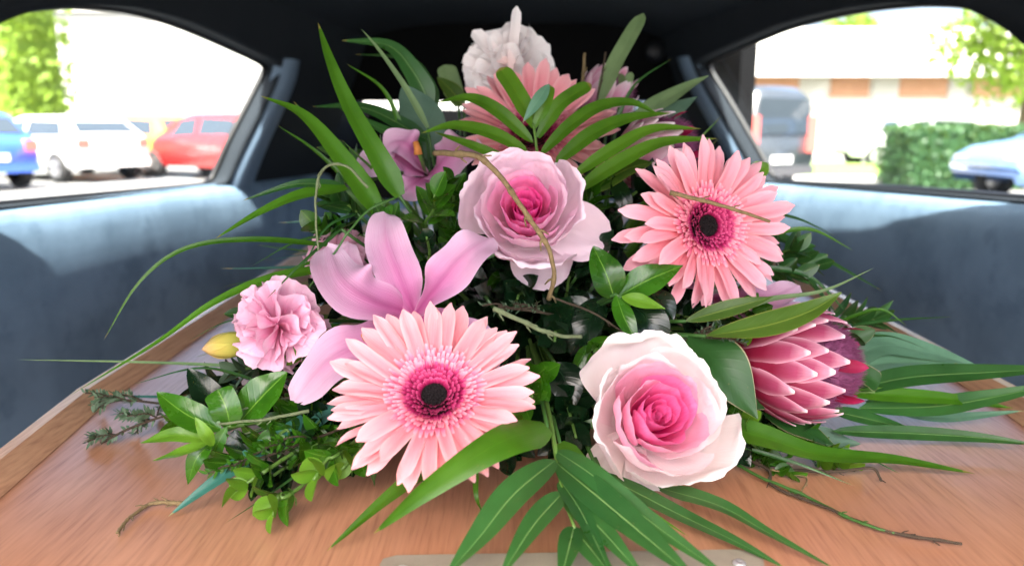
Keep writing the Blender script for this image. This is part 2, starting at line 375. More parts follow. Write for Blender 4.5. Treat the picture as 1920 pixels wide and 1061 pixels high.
M['pillar'] = plain('pillar_trim_grey', rgb(116, 138, 160), .6, 0, .35, 30, .15, rgb(94, 116, 138), .2, 0, 500)  # blue-grey trim, paled to stand in for light caught on its edge
M['head'] = plain('headliner_charcoal', rgb(38, 44, 50), .9, 0, .2, 14, .3, rgb(26, 31, 36), .3, 0, 600)  # dark tone also stands in for unlit trim above the windows
M['black'] = plain('cab_black', rgb(9, 10, 12), .8, 0, .1, 20, .3, rgb(6, 6, 7))
M['rubber'] = plain('seal_rubber', rgb(14, 15, 17), .5)
M['deck'] = plain('deck_dark', rgb(40, 44, 50), .7, nscale=30)
M['glass'] = glass_mat('window_glass')
M['foam'] = plain('foam_green', rgb(20, 44, 24), .9, nscale=200, c2=rgb(10, 24, 14), bump=.5)

# ------------------------------------------------------------------ ground and surroundings
GZ = -0.95
def ground_at(px, d): p = at(px, 300, d); return V((p.x, p.y, GZ))
M['asphalt'] = plain('asphalt', (.16, .16, .155, 1), .9, nscale=3, namt=.3, c2=(.10, .10, .10, 1), bump=.4, bscale=150)
M['grassmat'] = plain('lawn_green', (.16, .26, .04, 1), .9, nscale=8, namt=.5, c2=(.10, .18, .03, 1), bump=.6, bscale=300)
M['concrete'] = plain('concrete_pale', (.45, .44, .42, 1), .9, nscale=5, namt=.25, c2=(.36, .35, .33, 1), bump=.3, bscale=100)
g = MB().quad((-400, -400, GZ), (400, -400, GZ), (400, 400, GZ), (-400, 400, GZ)).build('ground', M['asphalt'], None, False); g['kind'] = 'structure'
mb = MB(); y0, y1 = 16.5, 23.5
mb.box((12, 20, GZ + .05), (20, 7, .1)); tag(mb.build('lawn', M['grassmat'], None, False), kind='structure')
mb = MB().box((12, 16.42, GZ + .06), (20, .15, .125)); tag(bevel(mb.build('kerb', M['concrete'], None, False), .02), kind='structure')

def leaf_cloud(mb, pts_fn, n, size):
    for _ in range(n):
        p = pts_fn(); a = V((random.gauss(0, 1), random.gauss(0, 1), random.gauss(0, 1))).normalized(); b = a.orthogonal().normalized(); c = a.cross(b)
        ang = random.random() * 6.28; b2 = b * math.cos(ang) + c * math.sin(ang); c2 = a.cross(b2); s = size * random.uniform(.6, 1.3)
        mb.quad(p - b2 * s, p + c2 * s * .45, p + b2 * s, p - c2 * s * .45)
M['treeleaf'] = leaf_mat('tree_leaf_bright', (.10, .20, .02, 1), (.26, .34, .05, 1), .5, .4, .35, 0)
M['hedgeleaf'] = leaf_mat('hedge_leaf', (.015, .055, .02, 1), (.04, .10, .035, 1), .5, .4, .2, 0)
M['bark'] = plain('bark', (.10, .07, .05, 1), .9, nscale=20, bump=.5)
def tree(label, base, h, rx, rz, n=2600, size=.16, name='tree', lobes=9):
    t = empty(name, base, label, 'tree', None)
    MB().tube(spline([base + V((0, 0, -.1)), base + V((.1, .05, h * .35)), base + V((0, 0, h * .75))], 8), lambda q: .16 * (1 - q * .7), 10).build('trunk', M['bark'], t)
    for k in range(4):
        a = k * 1.6 + random.random(); MB().tube(spline([base + V((.05, 0, h * .4)), base + V((math.cos(a) * rx * .4, math.sin(a) * rx * .4, h * .62)), base + V((math.cos(a) * rx * .75, math.sin(a) * rx * .75, h * .8))], 6), lambda q: .07 * (1 - q * .7), 7).build('limb', M['bark'], t)
    cs = [(base + V((random.uniform(-.7, .7) * rx, random.uniform(-.7, .7) * rx, h - rz + random.uniform(-.6, .6) * rz)), random.uniform(.35, .6)) for _ in range(lobes)]
    def pt():
        c, s = random.choice(cs); d = V((random.gauss(0, 1), random.gauss(0, 1), random.gauss(0, 1))).normalized() * random.random() ** .4
        return c + V((d.x * rx * s, d.y * rx * s, d.z * rz * s * 1.1))
    m_ = MB(); leaf_cloud(m_, pt, n, size); m_.build('crown', M['treeleaf'], t, False)
    return t
def hedge(label, c, sx, sy, h, n=3500, size=.07, rz=0, mat='hedgeleaf'):
    t = empty('hedge', c, label, 'hedge')
    Mz = Matrix.Rotation(rz, 3, 'Z')
    def pt():
        f = random.random(); x, y, z = [random.uniform(-.5, .5) for _ in range(3)]
        k = random.choice((0, 1, 2, 2, 3)); e = random.choice((-.5, .5)) + random.gauss(0, .02)
        if k == 0: x = e
        elif k in (1, 3): y = e
        else: z = .5 + random.gauss(0, .03)
        return c + Mz @ V((x * sx, y * sy, (z + .5) * h))
    MB().box(c + V((0, 0, h * .48)), (sx * .93, sy * .9, h * .94), Mz).build('inner_branches', M[mat], t, False)
    m_ = MB(); leaf_cloud(m_, pt, n, size); m_.build('foliage', M[mat], t, False); return t

def paint(name, c): return plain(name, c, .3, 0, .5, coat=.8)
M['tyre'] = plain('tyre', (.02, .02, .02, 1), .8); M['rim'] = plain('rim', (.55, .55, .56, 1), .3, .8)
M['carglass'] = plain('car_glass', (.03, .04, .05, 1), .05, 0, .6); M['redlamp'] = plain('tail_lamp_red', (.5, .10, .08, 1), .2, coat=.5)
M['clearlamp'] = plain('lamp_clear', (.75, .75, .75, 1), .15, coat=.5); M['numplate'] = plain('number_plate_white', (.8, .8, .78, 1), .5)
M['bumper'] = plain('bumper_dark', (.05, .05, .055, 1), .5)
def car(label, loc, heading, pm, cat='car', L=4.2, W=1.74, H=1.48, van=False, group=None):
    """heading: angle of the nose from +X; local +X is the nose"""
    t = empty('parked_car' if not van else 'parked_van', loc, label, cat, group); t.rotation_euler = (0, 0, heading)
    h = W / 2; hl = L / 2
    if van: st = [(-hl, .5, .95, 1.0), (-hl + .04, .34, 1.02, H - .12), (-hl + .3, .3, 1.04, H), (0, .3, 1.04, H), (hl * .42, .3, 1.04, H - .04), (hl * .78, .3, 1.02, 1.12), (hl * .95, .32, .88, .95), (hl, .45, .7, .74)]
    else: st = [(-hl, .5, .78, .82), (-hl + .06, .34, .9, .96), (-hl + .2, .3, .96, 1.04), (-hl + .62, .28, .97, H - .06), (-hl + 1.1, .28, .96, H), (.1, .28, .94, H), (.45, .28, .93, H - .08), (1.05, .28, .92, .99), (hl - .35, .3, .82, .88), (hl - .06, .34, .7, .74), (hl, .45, .6, .62)]
    rows = []
    for i, (x, zb, zt, zr) in enumerate(st):
        e = 1 - .10 * (abs(x) / hl) ** 6; w = h * e; up = (zr - zt); wr = w - min(.22, up * .42)
        half = [(w * .9, zb), (w * .99, zb + .12), (w, (zb + zt) / 2), (w * .985, zt - .03), (w * .96, zt), (wr, zr - .05 if up > .1 else zr - .01), (wr - .1, zr), (0, zr + (.015 if up > .1 else .02))]
        rows.append([V((x, y, z)) for y, z in half] + [V((x, -y, z)) for y, z in half[-2::-1]])
    b = MB(); b.grid(rows)
    for i in (0, len(st) - 1):
        k = len(rows[0]); base = i * k; f = tuple(base + j for j in range(k)); b.f.append(f if i else f[::-1])
    b.build('body', pm, t, True, True)
    # panes
    def surf(x, q):     # point on the greenhouse side at station x, q 0..1 from belt to roof
        for a, c in zip(st, st[1:]):
            if a[0] <= x <= c[0]:
                k = (x - a[0]) / (c[0] - a[0]); zt = a[2] + (c[2] - a[2]) * k; zr = a[3] + (c[3] - a[3]) * k
                e = 1 - .10 * (abs(x) / hl) ** 6; w = h * e; up = zr - zt; wr = w - min(.22, up * .42)
                return V((x, w * .96 + (wr - w * .96) * q + .012, zt + (zr - .05 - zt) * q))
    spans = [(-hl + .5, -.35, ), (-.27, .62)] if not van else [(-hl + .35, -.55), (-.45, .35), (.45, hl * .7)]
    for s in (1, -1):
        for (xa, xb) in spans:
            A = [surf(xa + .02, .1), surf(xb, .1), surf(xb - (.25 if (xb > .5 and not van) else .02), .9), surf(xa + (.18 if xa < -1.2 and not van else .05), .9)]
            A = [V((p.x, p.y * s, p.z)) for p in A]
            MB().quad(*A).build('side_window', M['carglass'], t, False, True)
    xr, zr0, zr1, xr1 = (-hl - .012, 1.06, H - .2, -hl + .0) if van else (-hl + .19, 1.06, H - .12, -hl + .52)
    wy = h * .76
    MB().quad((xr - .01, -wy, zr0), (xr - .01, wy, zr0), (xr1 - .01, wy * .88, zr1), (xr1 - .01, -wy * .88, zr1)).build('rear_window', M['carglass'], t, False, True)
    if not van: MB().quad((1.02 + .02, -wy, 1.03), (1.04, wy, 1.03), (.56, wy * .86, H - .1), (.56, -wy * .86, H - .1)).build('windscreen', M['carglass'], t, False, True)
    for sy in (1, -1):
        for xx in (-hl + .78, hl - .8):
            wh = MB(); prof = [(.20, -.1), (.31, -.1), (.33, -.06), (.33, .06), (.31, .1), (.20, .1)]
            rowsw = [[V((xx + r * math.cos(a), sy * (h - .08) + z, .33 + r * math.sin(a))) for a in [2 * math.pi * j / 24 for j in range(24)]] for r, z in prof]
            w_ = wh.grid(rowsw, None, True).build('tyre', M['tyre'], t, True, True)
            rm = MB()
            for k in range(5):
                a = k * 1.2566; d = V((math.cos(a), 0, math.sin(a))); e2 = V((-math.sin(a), 0, math.cos(a)))
                c0 = V((xx, sy * (h + .015), .33)); rm.quad(c0 + e2 * .035, c0 - e2 * .035, c0 + d * .205 - e2 * .05, c0 + d * .205 + e2 * .05)
            rr = [[V((xx + r * math.cos(a), sy * (h + y), .33 + r * math.sin(a))) for a in [2 * math.pi * j / 24 for j in range(24)]] for r, y in ((.215, .005), (.19, .012), (.18, -.02), (0.001, -.03))]
            rm.grid(rr, None, True).build('rim', M['rim'], w_, False, True)
        MB().box((-hl + .02, sy * (h - .2), .84 if not van else 1.05), (.1, .24, .2 if not van else .62)).build('tail_light', M['redlamp'], t, False, True)
        MB().box((hl - .1, sy * (h - .28), .66), (.12, .32, .14)).build('headlight', M['clearlamp'], t, False, True)
    MB().box((-hl - .012, 0, .62), (.02, .5, .12)).build('number_plate', M['numplate'], t, False, True)
    MB().box((-hl + .02, 0, .42), (.12, W * .88, .16)).build('rear_bumper', M['bumper'] if van else pm, t, False, True)
    return t

HD = R(150)
car('red hatchback parked next to its orange copy', ground_at(412, 17.6), HD, paint('paint_red', (.50, .02, .02, 1)), group='cars seen through the left window')
car('orange copy of the red hatchback, coloured as its lit side, by the white sedan', ground_at(272, 19.0), HD, paint('paint_red_lit', (.75, .26, .04, 1)), group='cars seen through the left window')  # car added a second time; orange paint stands in for light on its side
car('white sedan parked between the blue car and the orange copy of the red hatchback', ground_at(108, 17.2), HD, paint('paint_white', (.8, .8, .8, 1)), L=4.5, H=1.42, group='cars seen through the left window')
car('blue hatchback parked in front of the tall leafy hedge', ground_at(-115, 14.6), HD, paint('paint_blue', (.03, .09, .42, 1)), group='cars seen through the left window')
p = at(30, 300, 24); hedge('tall bright green hedge behind the blue hatchback', V((p.x - 2.1, p.y, GZ)), 9, 2.0, 5.4, 7000, .16, R(-20), 'treeleaf')
car('dark grey van with tall tail lights and white number plate', ground_at(1465, 12.8) + V((-1.15, 2.0, 0)), R(120), paint('paint_dark_grey', (.030, .036, .042, 1)), 'van', 4.6, 1.85, 1.85, True)
car('pale blue car with its nose beside the clipped hedge', ground_at(2085, 11.6), R(183), paint('paint_pale_blue', (.09, .17, .36, 1)))
car('white car parked in front of the brick house', ground_at(1700, 23), R(178), paint('paint_white_far', (.8, .8, .8, 1)))
p = ground_at(1785, 14.6); hedge('low clipped dark green hedge beside the pale blue car', p, 2.3, 1.3, 1.15, 5000, .06)

# brick house across the lawn
M['brick'] = plain('brick_orange', (.48, .27, .16, 1), .9, nscale=6, namt=.4, c2=(.30, .13, .07, 1)); M['render'] = plain('cream_render', (.5, .47, .42, 1), .9, nscale=2, namt=.1)
M['roof'] = plain('pale_roof_tile', (.62, .60, .57, 1), .8, nscale=4, namt=.2)
M['blind'] = plain('window_blind', (.42, .40, .36, 1), .6)
HB = V((16, 33, GZ)); hs = empty('brick_house', HB, 'low orange brick house with pale roof across the lawn', 'house')
MB().box(HB + V((0, 0, 1.6)), (26, 6, 3.2)).build('wall', M['render'], hs, False)
for k in range(9):
    MB().box(HB + V((-11.5 + k * 2.9, -3.03, 2.72)), (1.5 + .5 * (k % 3), .1, .75)).build('brick_panel', M['brick'], hs, False)
    w_ = MB().box(HB + V((-10.1 + k * 2.9, -3.04, 2.62)), (1.0, .08, .9)).build('window', M['blind'], hs, False)
    MB().box((-10.1 + k * 2.9, -3.07, 2.1), (1.15, .12, .08)).build('sill', M['numplate'], w_, False, True)
rf = MB(); rf.grid([[HB + V((-13.6, -3.8, 3.2)), HB + V((13.6, -3.8, 3.2))], [HB + V((-11, 0, 5.3)), HB + V((11, 0, 5.3))], [HB + V((-13.6, 3.8, 3.2)), HB + V((13.6, 3.8, 3.2))]])
rf.tri(HB + V((-13.6, -3.8, 3.2)), HB + V((-11, 0, 5.3)), HB + V((-13.6, 3.8, 3.2))).tri(HB + V((13.6, -3.8, 3.2)), HB + V((11, 0, 5.3)), HB + V((13.6, 3.8, 3.2)))
rf.build('roof', M['roof'], hs, False); MB().box(HB + V((0, -3.82, 3.16)), (27.2, .08, .16)).build('gutter', M['numplate'], hs, False)
tree('bright leafy tree spreading above the clipped hedge', ground_at(1905, 20), 6.3, 2.6, 2.2, 3600, .15)
tree('small pale tree behind the house roof', ground_at(1585, 42), 7.6, 2.2, 1.6, 1500, .2)
# pale building filling the left view
BB = V((-18, 40, GZ)); hb = empty('pale_building', BB, 'long white rendered hall behind the parked cars', 'building')
M['whitewall'] = plain('white_render', (.42, .42, .41, 1), .9, nscale=2, namt=.08)
MB().box(BB + V((0, 0, 3.2)), (34, 8, 6.4)).build('wall', M['whitewall'], hb, False)
MB().box(BB + V((0, 0, 6.5)), (34.6, 8.6, .25)).build('roof', M['roof'], hb, False)

# ------------------------------------------------------------------ the hearse interior
HE = empty('hearse', (0, 0, 0), 'hearse load bay with blue-grey velour sides and arched side windows', 'hearse')
def plane3(a, b, c): n = (b - a).cross(c - a).normalized(); return a, n
def hit(pl, px, py): r = ray(px, py); t = (pl[0] - CAM).dot(pl[1]) / r.dot(pl[1]); return CAM + r * t
def lat(px, py, x): r = ray(px, py); return CAM + r * (x / r.x)
WIN = {
 -1: [(-190, 250), (-130, 140), (-60, 80), (0, 45), (60, 23), (130, 12), (200, 10), (280, 19), (360, 42), (430, 72), (490, 101), (520, 117), (529, 128), (524, 142), (500, 190), (462, 265), (436, 325), (425, 341), (405, 348), (300, 359), (150, 374), (0, 389), (-120, 402), (-180, 380)],
 1: [(2090, 240), (2030, 175), (1970, 125), (1920, 86), (1890, 60), (1850, 35), (1800, 15), (1730, 6), (1650, 8), (1550, 23), (1450, 50), (1380, 80), (1320, 107), (1302, 119), (1303, 130), (1340, 190), (1385, 268), (1415, 322), (1428, 337), (1450, 342), (1560, 349), (1700, 359), (1920, 377), (2040, 388), (2080, 370)]}
PL = {-1: plane3(lat(0, 389, -.80), lat(425, 343, -.71), lat(200, 10, -.66)), 1: plane3(lat(1920, 377, .80), lat(1432, 340, .70), lat(1720, 6, .66))}
ROOFZ = .50
def xon(s, y, z):
    a, n = PL[s]; return a.x - (n.y * (y - a.y) + n.z * (z - a.z)) / n.x
sills = {}
for s in (-1, 1):
    loop = [hit(PL[s], *q) for q in WIN[s]]
    def dens(lp, k=3):
        n = len(lp); P = lp[-2:] + lp + lp[:3]; out = []
        for i in range(n):
            a, b, c, d = P[i + 1], P[i + 2], P[i + 3], P[i + 4]
            for q in range(k):
                t = q / k; out.append(0.5 * ((2 * b) + (c - a) * t + (2 * a - 5 * b + 4 * c - d) * t * t + (3 * b - a - 3 * c + d) * t ** 3))
        return out
    loop = dens(loop); n = len(loop)
    zs = [p.z for p in loop]; ys = [p.y for p in loop]
    yF, yB, zS = max(ys), min(ys), min(zs)
    cy, cz = sum(ys) / n, sum(zs) / n
    # upper trim: window surround, from the opening out to a rounded rectangle
    rows = []; out = V((s, 0, 0))
    Y0, Y1, Z0, Z1 = -.16, 2.50, zS - .02, ROOFZ + .02
    for frac in (0, .06, .16, .5, 1):
        r_ = []
        for p in loop:
            dy, dz = p.y - cy, p.z - cz
            k = min((Y1 - cy) / dy if dy > 0 else (Y0 - cy) / dy if dy < 0 else 1e9, (Z1 - cz) / dz if dz > 0 else (Z0 - cz) / dz if dz < 0 else 1e9)
            q = (cy + dy * (1 + (k - 1) * frac), cz + dz * (1 + (k - 1) * frac))
            r_.append(V((xon(s, *q), q[0], q[1])))
        rows.append(r_)
    reveal = [[p + out * .05 for p in loop], [p + out * .012 - V((0, 0, 0)) for p in loop]]
    MB().grid(reveal + rows, None, True).build('window_surround', M['head'], HE)
    # rubber seal and the pane
    lp2 = loop + [loop[0], loop[1]]
    MB().tube([p + out * .045 for p in lp2], .008, 6, False).build('window_seal', M['rubber'], HE)
    gl = MB(); gl.v = [p + out * .046 for p in loop]; gl.uv = [(0, 0)] * n; gl.f = [tuple(range(n))]
    gl.build('window_pane', M['glass'], HE, False)
    # pillar trim along the front edge of the window
    if s < 0: pil = [(532, 110), (522, 150), (497, 205), (460, 280), (436, 335), (420, 380)]; px_w = 58
    else: pil = [(1292, 105), (1306, 140), (1340, 200), (1382, 272), (1412, 330), (1425, 370)]; px_w = 46
    A = [hit(PL[s], *q) for q in pil]; A = spline(A, 16); prow = []
    for i, p in enumerate(A):
        wid = .09 + .07 * (i / 16)
        prow.append([p + V((-s * .000, 0, 0)) + V((s * .02, -.006, 0)), p + V((-s * .014, .006, 0)), p + V((-s * .022, wid * .35, 0)), p + V((-s * .02, wid * .8, 0)), p + V((-s * .004, wid * 1.1, 0)), p + V((s * .05, wid * 1.25, 0))])
    MB().grid(prow).build('pillar_trim', M['pillar'], HE)
    # padded side wall under the window
    bot = [p for p in loop if p.z < cz]
    ysil = lambda y: xon(s, y, zsil(y))
    pa, pb = (hit(PL[s], *(0, 389)), hit(PL[s], *(425, 344))) if s < 0 else (hit(PL[s], *(1920, 377)), hit(PL[s], *(1428, 340)))
    def zsil(y): return pa.z + (pb.z - pa.z) * (y - pa.y) / (pb.y - pa.y)
    rows = []
    prof = [(.045, .000), (.014, .003), (.002, .000), (-.008, -.009), (-.015, -.024), (-.021, -.05), (-.024, -.09), (-.024, -.13), (-.022, -.18), (-.018, -.28), (-.02, -.38), (-.03, -.46), (-.05, -.50)]
    ny = 40
    for j in range(ny + 1):
        y = -.18 + (2.49 + .18) * j / ny; z0 = zsil(y); x0 = xon(s, y, z0); r_ = []
        for dx, dz in prof:
            wob = .004 * noise.noise(V((y * 3, dz * 5, s * 4))) + .0015 * noise.noise(V((y * 11, dz * 13, s)))
            r_.append(V((x0 + s * (dx + (wob if dz < -.03 else 0)) - s * (.02 * max(0, (j / ny - .85) / .15) ** 2), y, z0 + dz - .004)))
        rows.append(r_)
    MB().grid(rows).build('side_wall_padding', M['velour'], HE)
    sills[s] = (pa, pb, yF)
YF = max(sills[-1][2], sills[1][2])
# roof lining with a shallow crown
rows = []
for j in range(13):
    y = -.16 + (YF + .25 + .16) * j / 12; xl, xr = xon(-1, y, ROOFZ) - .01, xon(1, y, ROOFZ) + .01
    rows.append([V((xl + (xr - xl) * i / 16, y, ROOFZ + .05 * (1 - (2 * i / 16 - 1) ** 4) - .012 * j / 12)) for i in range(17)])
MB().grid(rows).build('roof_lining', M['head'], HE)
MB().box((0, 1.16, -.52), (1.9, 2.72, .06)).build('deck', M['deck'], HE, False)
# header panel added to keep the centre dark, then driver's cab beyond
yP = YF + .2
xl, xr = xon(-1, yP, .3) - .1, xon(1, yP, .3) + .1
zbot = at(960, 192, yP / .98).z
MB().box(((xl + xr) / 2, yP + .02, (zbot + .62) / 2), (xr - xl, .05, .62 - zbot)).build('dark_header_panel', M['black'], HE, False)
MB().box(((xl + xr) / 2, yP + .02, -.36), (xr - xl, .05, .66)).build('partition_panel', M['velour'], HE, False)
for px in (615, 1212):
    c = at(px, 105, yP / FWD.y * 1.0); c = V((c.x, yP - .012, c.z)); ln = MB()
    rr = [[c + V((r * math.cos(a), -y, r * math.sin(a))) for a in [2 * math.pi * q / 20 for q in range(20)]] for r, y in ((.034, -.01), (.034, .006), (.028, .012), (.018, .018), (.001, .02))]
    ln.grid(rr, None, True).build('round_fitting', plain('fitting_grey', rgb(26, 29, 34), .5, .0), HE)
for k, x in enumerate((-.46, .44)):
    se = MB()
    rows = []
    for i in range(13):
        t = i / 12; z = -.55 + .62 * t; hw = .31 - .06 * t ** 3; yy = yP + .32 + .16 * t
        rows.append([V((x + hw * math.cos(a) * (1 - .0), yy + .07 * math.sin(a), z)) for a in [2 * math.pi * q / 20 for q in range(20)]])
    b0 = 0; se.grid(rows, None, True); se.f.append(tuple(12 * 20 + q for q in range(20))); st_ = bevel(se.build('front_seat', M['black'], HE), .02)
    hd = MB(); rows = []
    for i in range(9):
        t = i / 8; a0 = math.sin(math.pi * (.08 + .84 * t)) ** .4; rows.append([V((x + .13 * a0 * math.cos(a), yP + .5 + .05 * a0 * math.sin(a), .11 + .17 * t)) for a in [2 * math.pi * q / 20 for q in range(20)]])
    hd.grid(rows, None, True); hd.f.append(tuple(8 * 20 + q for q in range(20))); hd.build('headrest', M['black'], HE)
cab = MB()
cab.quad((xl - .1, yP + .02, .62), (xr + .1, yP + .02, .62), (xr + .1, yP + 1.1, .55), (xl - .1, yP + 1.1, .55)).build('cab_roof', M['black'], HE, False)
for s in (-1, 1):
    x = xl - .1 if s < 0 else xr + .1
    MB().box((x, yP + .75, -.3), (.05, 1.5, .72)).build('cab_door', M['black'], HE, False)
    MB().box((x, yP + .55, .3), (.05, 1.2, .7)).build('cab_gap_panel', M['black'], HE, False)  # blank panel over the side window gap, added to keep the cab dark
MB().box((0, yP + 1.50, -.075), (xr - xl + .3, .4, .75)).build('dashboard', M['black'], HE, False)
MB().quad((xl - .1, yP + 1.7, .02), (xr + .1, yP + 1.7, .02), (xr, yP + 1.1, .55), (xl, yP + 1.1, .55)).build('windscreen', M['glass'], HE, False)

# ------------------------------------------------------------------ coffin
XL, XR = -.338, .388
CF = empty('coffin', (0.025, 1.0, -.49), 'wooden coffin with veneered lid and raised edge moulding under the flowers', 'coffin')
def outline(xo, yn, yf): return [(XL - xo + .06, yn), (XR + xo - .06, yn), (XR + xo, .55), (XR + xo + .012, 1.25), (XR + xo - .10, yf), (XL - xo + .10, yf), (XL - xo - .004, 1.25), (XL - xo + .008, .55)]
def slab(ol, z0, z1):
    b = MB(); n = len(ol); b.grid([[V((x, y, z0)) for x, y in ol], [V((x, y, z1)) for x, y in ol]], None, True)
    b.f.append(tuple(range(n))[::-1]); b.f.append(tuple(n + i for i in range(n))); return b
ol = outline(0, .14, 2.0)
bevel(slab(ol, -.022, 0).build('lid', M['lid'], CF, False), .002)
bevel(slab(outline(-.02, .16, 1.98), -.47, -.022).build('side_panels', M['lid'], CF, False), .003)
for i in range(len(ol)):        # raised moulding, one length per side
    a, b_ = V((*ol[i], 0)), V((*ol[(i + 1) % len(ol)], 0)); T = (b_ - a).normalized(); nn = V((-T.y, T.x, 0)); prow = []
    pr = [(-.010, -.022), (-.012, .004), (-.008, .011), (.002, .012), (.005, .009), (.012, .002), (.014, 0)]
    for e in (a - T * .004, b_ + T * .004): prow.append([e + nn * (y) + V((0, 0, z + .0005)) for y, z in pr])
    MB().grid(prow).build('edge_moulding', M['mould'], CF, False)
pl = [onz(716, 1070), onz(722, 1060), onz(745, 1054), onz(1380, 1043), onz(1412, 1047), onz(1426, 1056), onz(1428, 1070), onz(1400, 1180), onz(740, 1180)]
pb = MB(); n = len(pl); pb.grid([[V((p.x, p.y, -.001)) for p in pl], [V((p.x, p.y, .0035)) for p in pl]], None, True); pb.f.append(tuple(n + i for i in range(n))[::-1])
PLT = bevel(pb.build('name_plate', M['plate'], CF, False), .001)
for q in ((1386, 1056), (754, 1068)):
    c = onz(*q, .0035); sc = MB(); sc.lathe([(.0032, 0), (.0032, .0006), (.0025, .0012), (.0008, .0014), (.0006, .0009), (.0001, .0009)], 18, c - V(CF.location))
    link('screw', sc.mesh('screw', M['screw']), PLT)

# ------------------------------------------------------------------ floral foam the stems stand in
FO = V((.01, .66, 0))
fm = MB(); rows = []
for i in range(9):
    t = i / 8; k = (1 - .35 * t ** 2); rows.append([V((FO.x + .13 * k * math.copysign(abs(math.cos(a)) ** .5, math.cos(a)), FO.y + .09 * k * math.copysign(abs(math.sin(a)) ** .5, math.sin(a)), .075 * t)) for a in [2 * math.pi * q / 28 for q in range(28)]])
fm.grid(rows, None, True); fm.f.append(tuple(8 * 28 + q for q in range(28)))
tag(fm.build('floral_foam', M['foam']), 'dark green block of floral foam hidden under the flowers', 'floral foam')
def foam_pt(p):
    d = V((p.x - FO.x, p.y - FO.y, 0)); 
    if d.length > 1e-6: d = d.normalized()
    return FO + V((d.x * .07, d.y * .05, .045))
def stem_tube(p, n, r=.0026, name='stem', parent=None, mat=None, Minv=None):
    a = p; b = p - n * .03; c = foam_pt(p)
    pts = spline([a, b, b.lerp(c, .5) + V((0, 0, .004)), c], 14)
    if Minv is not None: pts = [Minv @ q for q in pts]
    return MB().tube(pts, r, 8).build(name, mat or M['stem'], parent, True, True)
def frame(P, n, roll=0.0):
    n = n.normalized(); x = V((0, 0, 1)).cross(n)
    if x.length < .05: x = V((1, 0, 0))
    x.normalize(); y = n.cross(x)
    Mx = Matrix((x, y, n)).transposed().to_4x4(); Mx.translation = P
    return Mx @ Matrix.Rotation(roll, 4, 'Z')
def nrm(P, ax, up):
    v = (CAM - P).normalized(); return (v + RIGHT * ax + UP * up).normalized()

# ------------------------------------------------------------------ gerberas
def petal_mesh(L, W, seed, mat, curl=.12, cup=.25, n=14, m=7):
    b = MB(); rows = []; uvs = []
    for i in range(n + 1):
        t = i / n; w = W * .5 * (.42 + .58 * math.sin(math.pi * .5 * min(1, t / .55))) * (1 if t < .74 else math.sqrt(max(.05, 1 - ((t - .74) / .26) ** 2.4)))
        r_ = []; u_ = []
        for j in range(m):
            s = 2 * j / (m - 1) - 1
            z = L * (.10 * math.sin(t * 1.6) - curl * t * t) + w * (cup * s * s - .17 * math.cos(s * 6.283 * 1.0) * math.sin(math.pi * min(1, t * 1.1)))
            z += .0012 * noise.noise(V((t * 3 + seed * 7, s * .8, seed)))
            y = s * w + L * .05 * noise.noise(V((t * 1.2, seed * 3.1, 2)))
            r_.append(V((t * L * (1 - .025 * abs(s) ** 3 * (t > .8)), y, z))); u_.append((t, j / (m - 1)))
        rows.append(r_); uvs.append(u_)
    return b.grid(rows, uvs).mesh('gerbera_petal', mat)
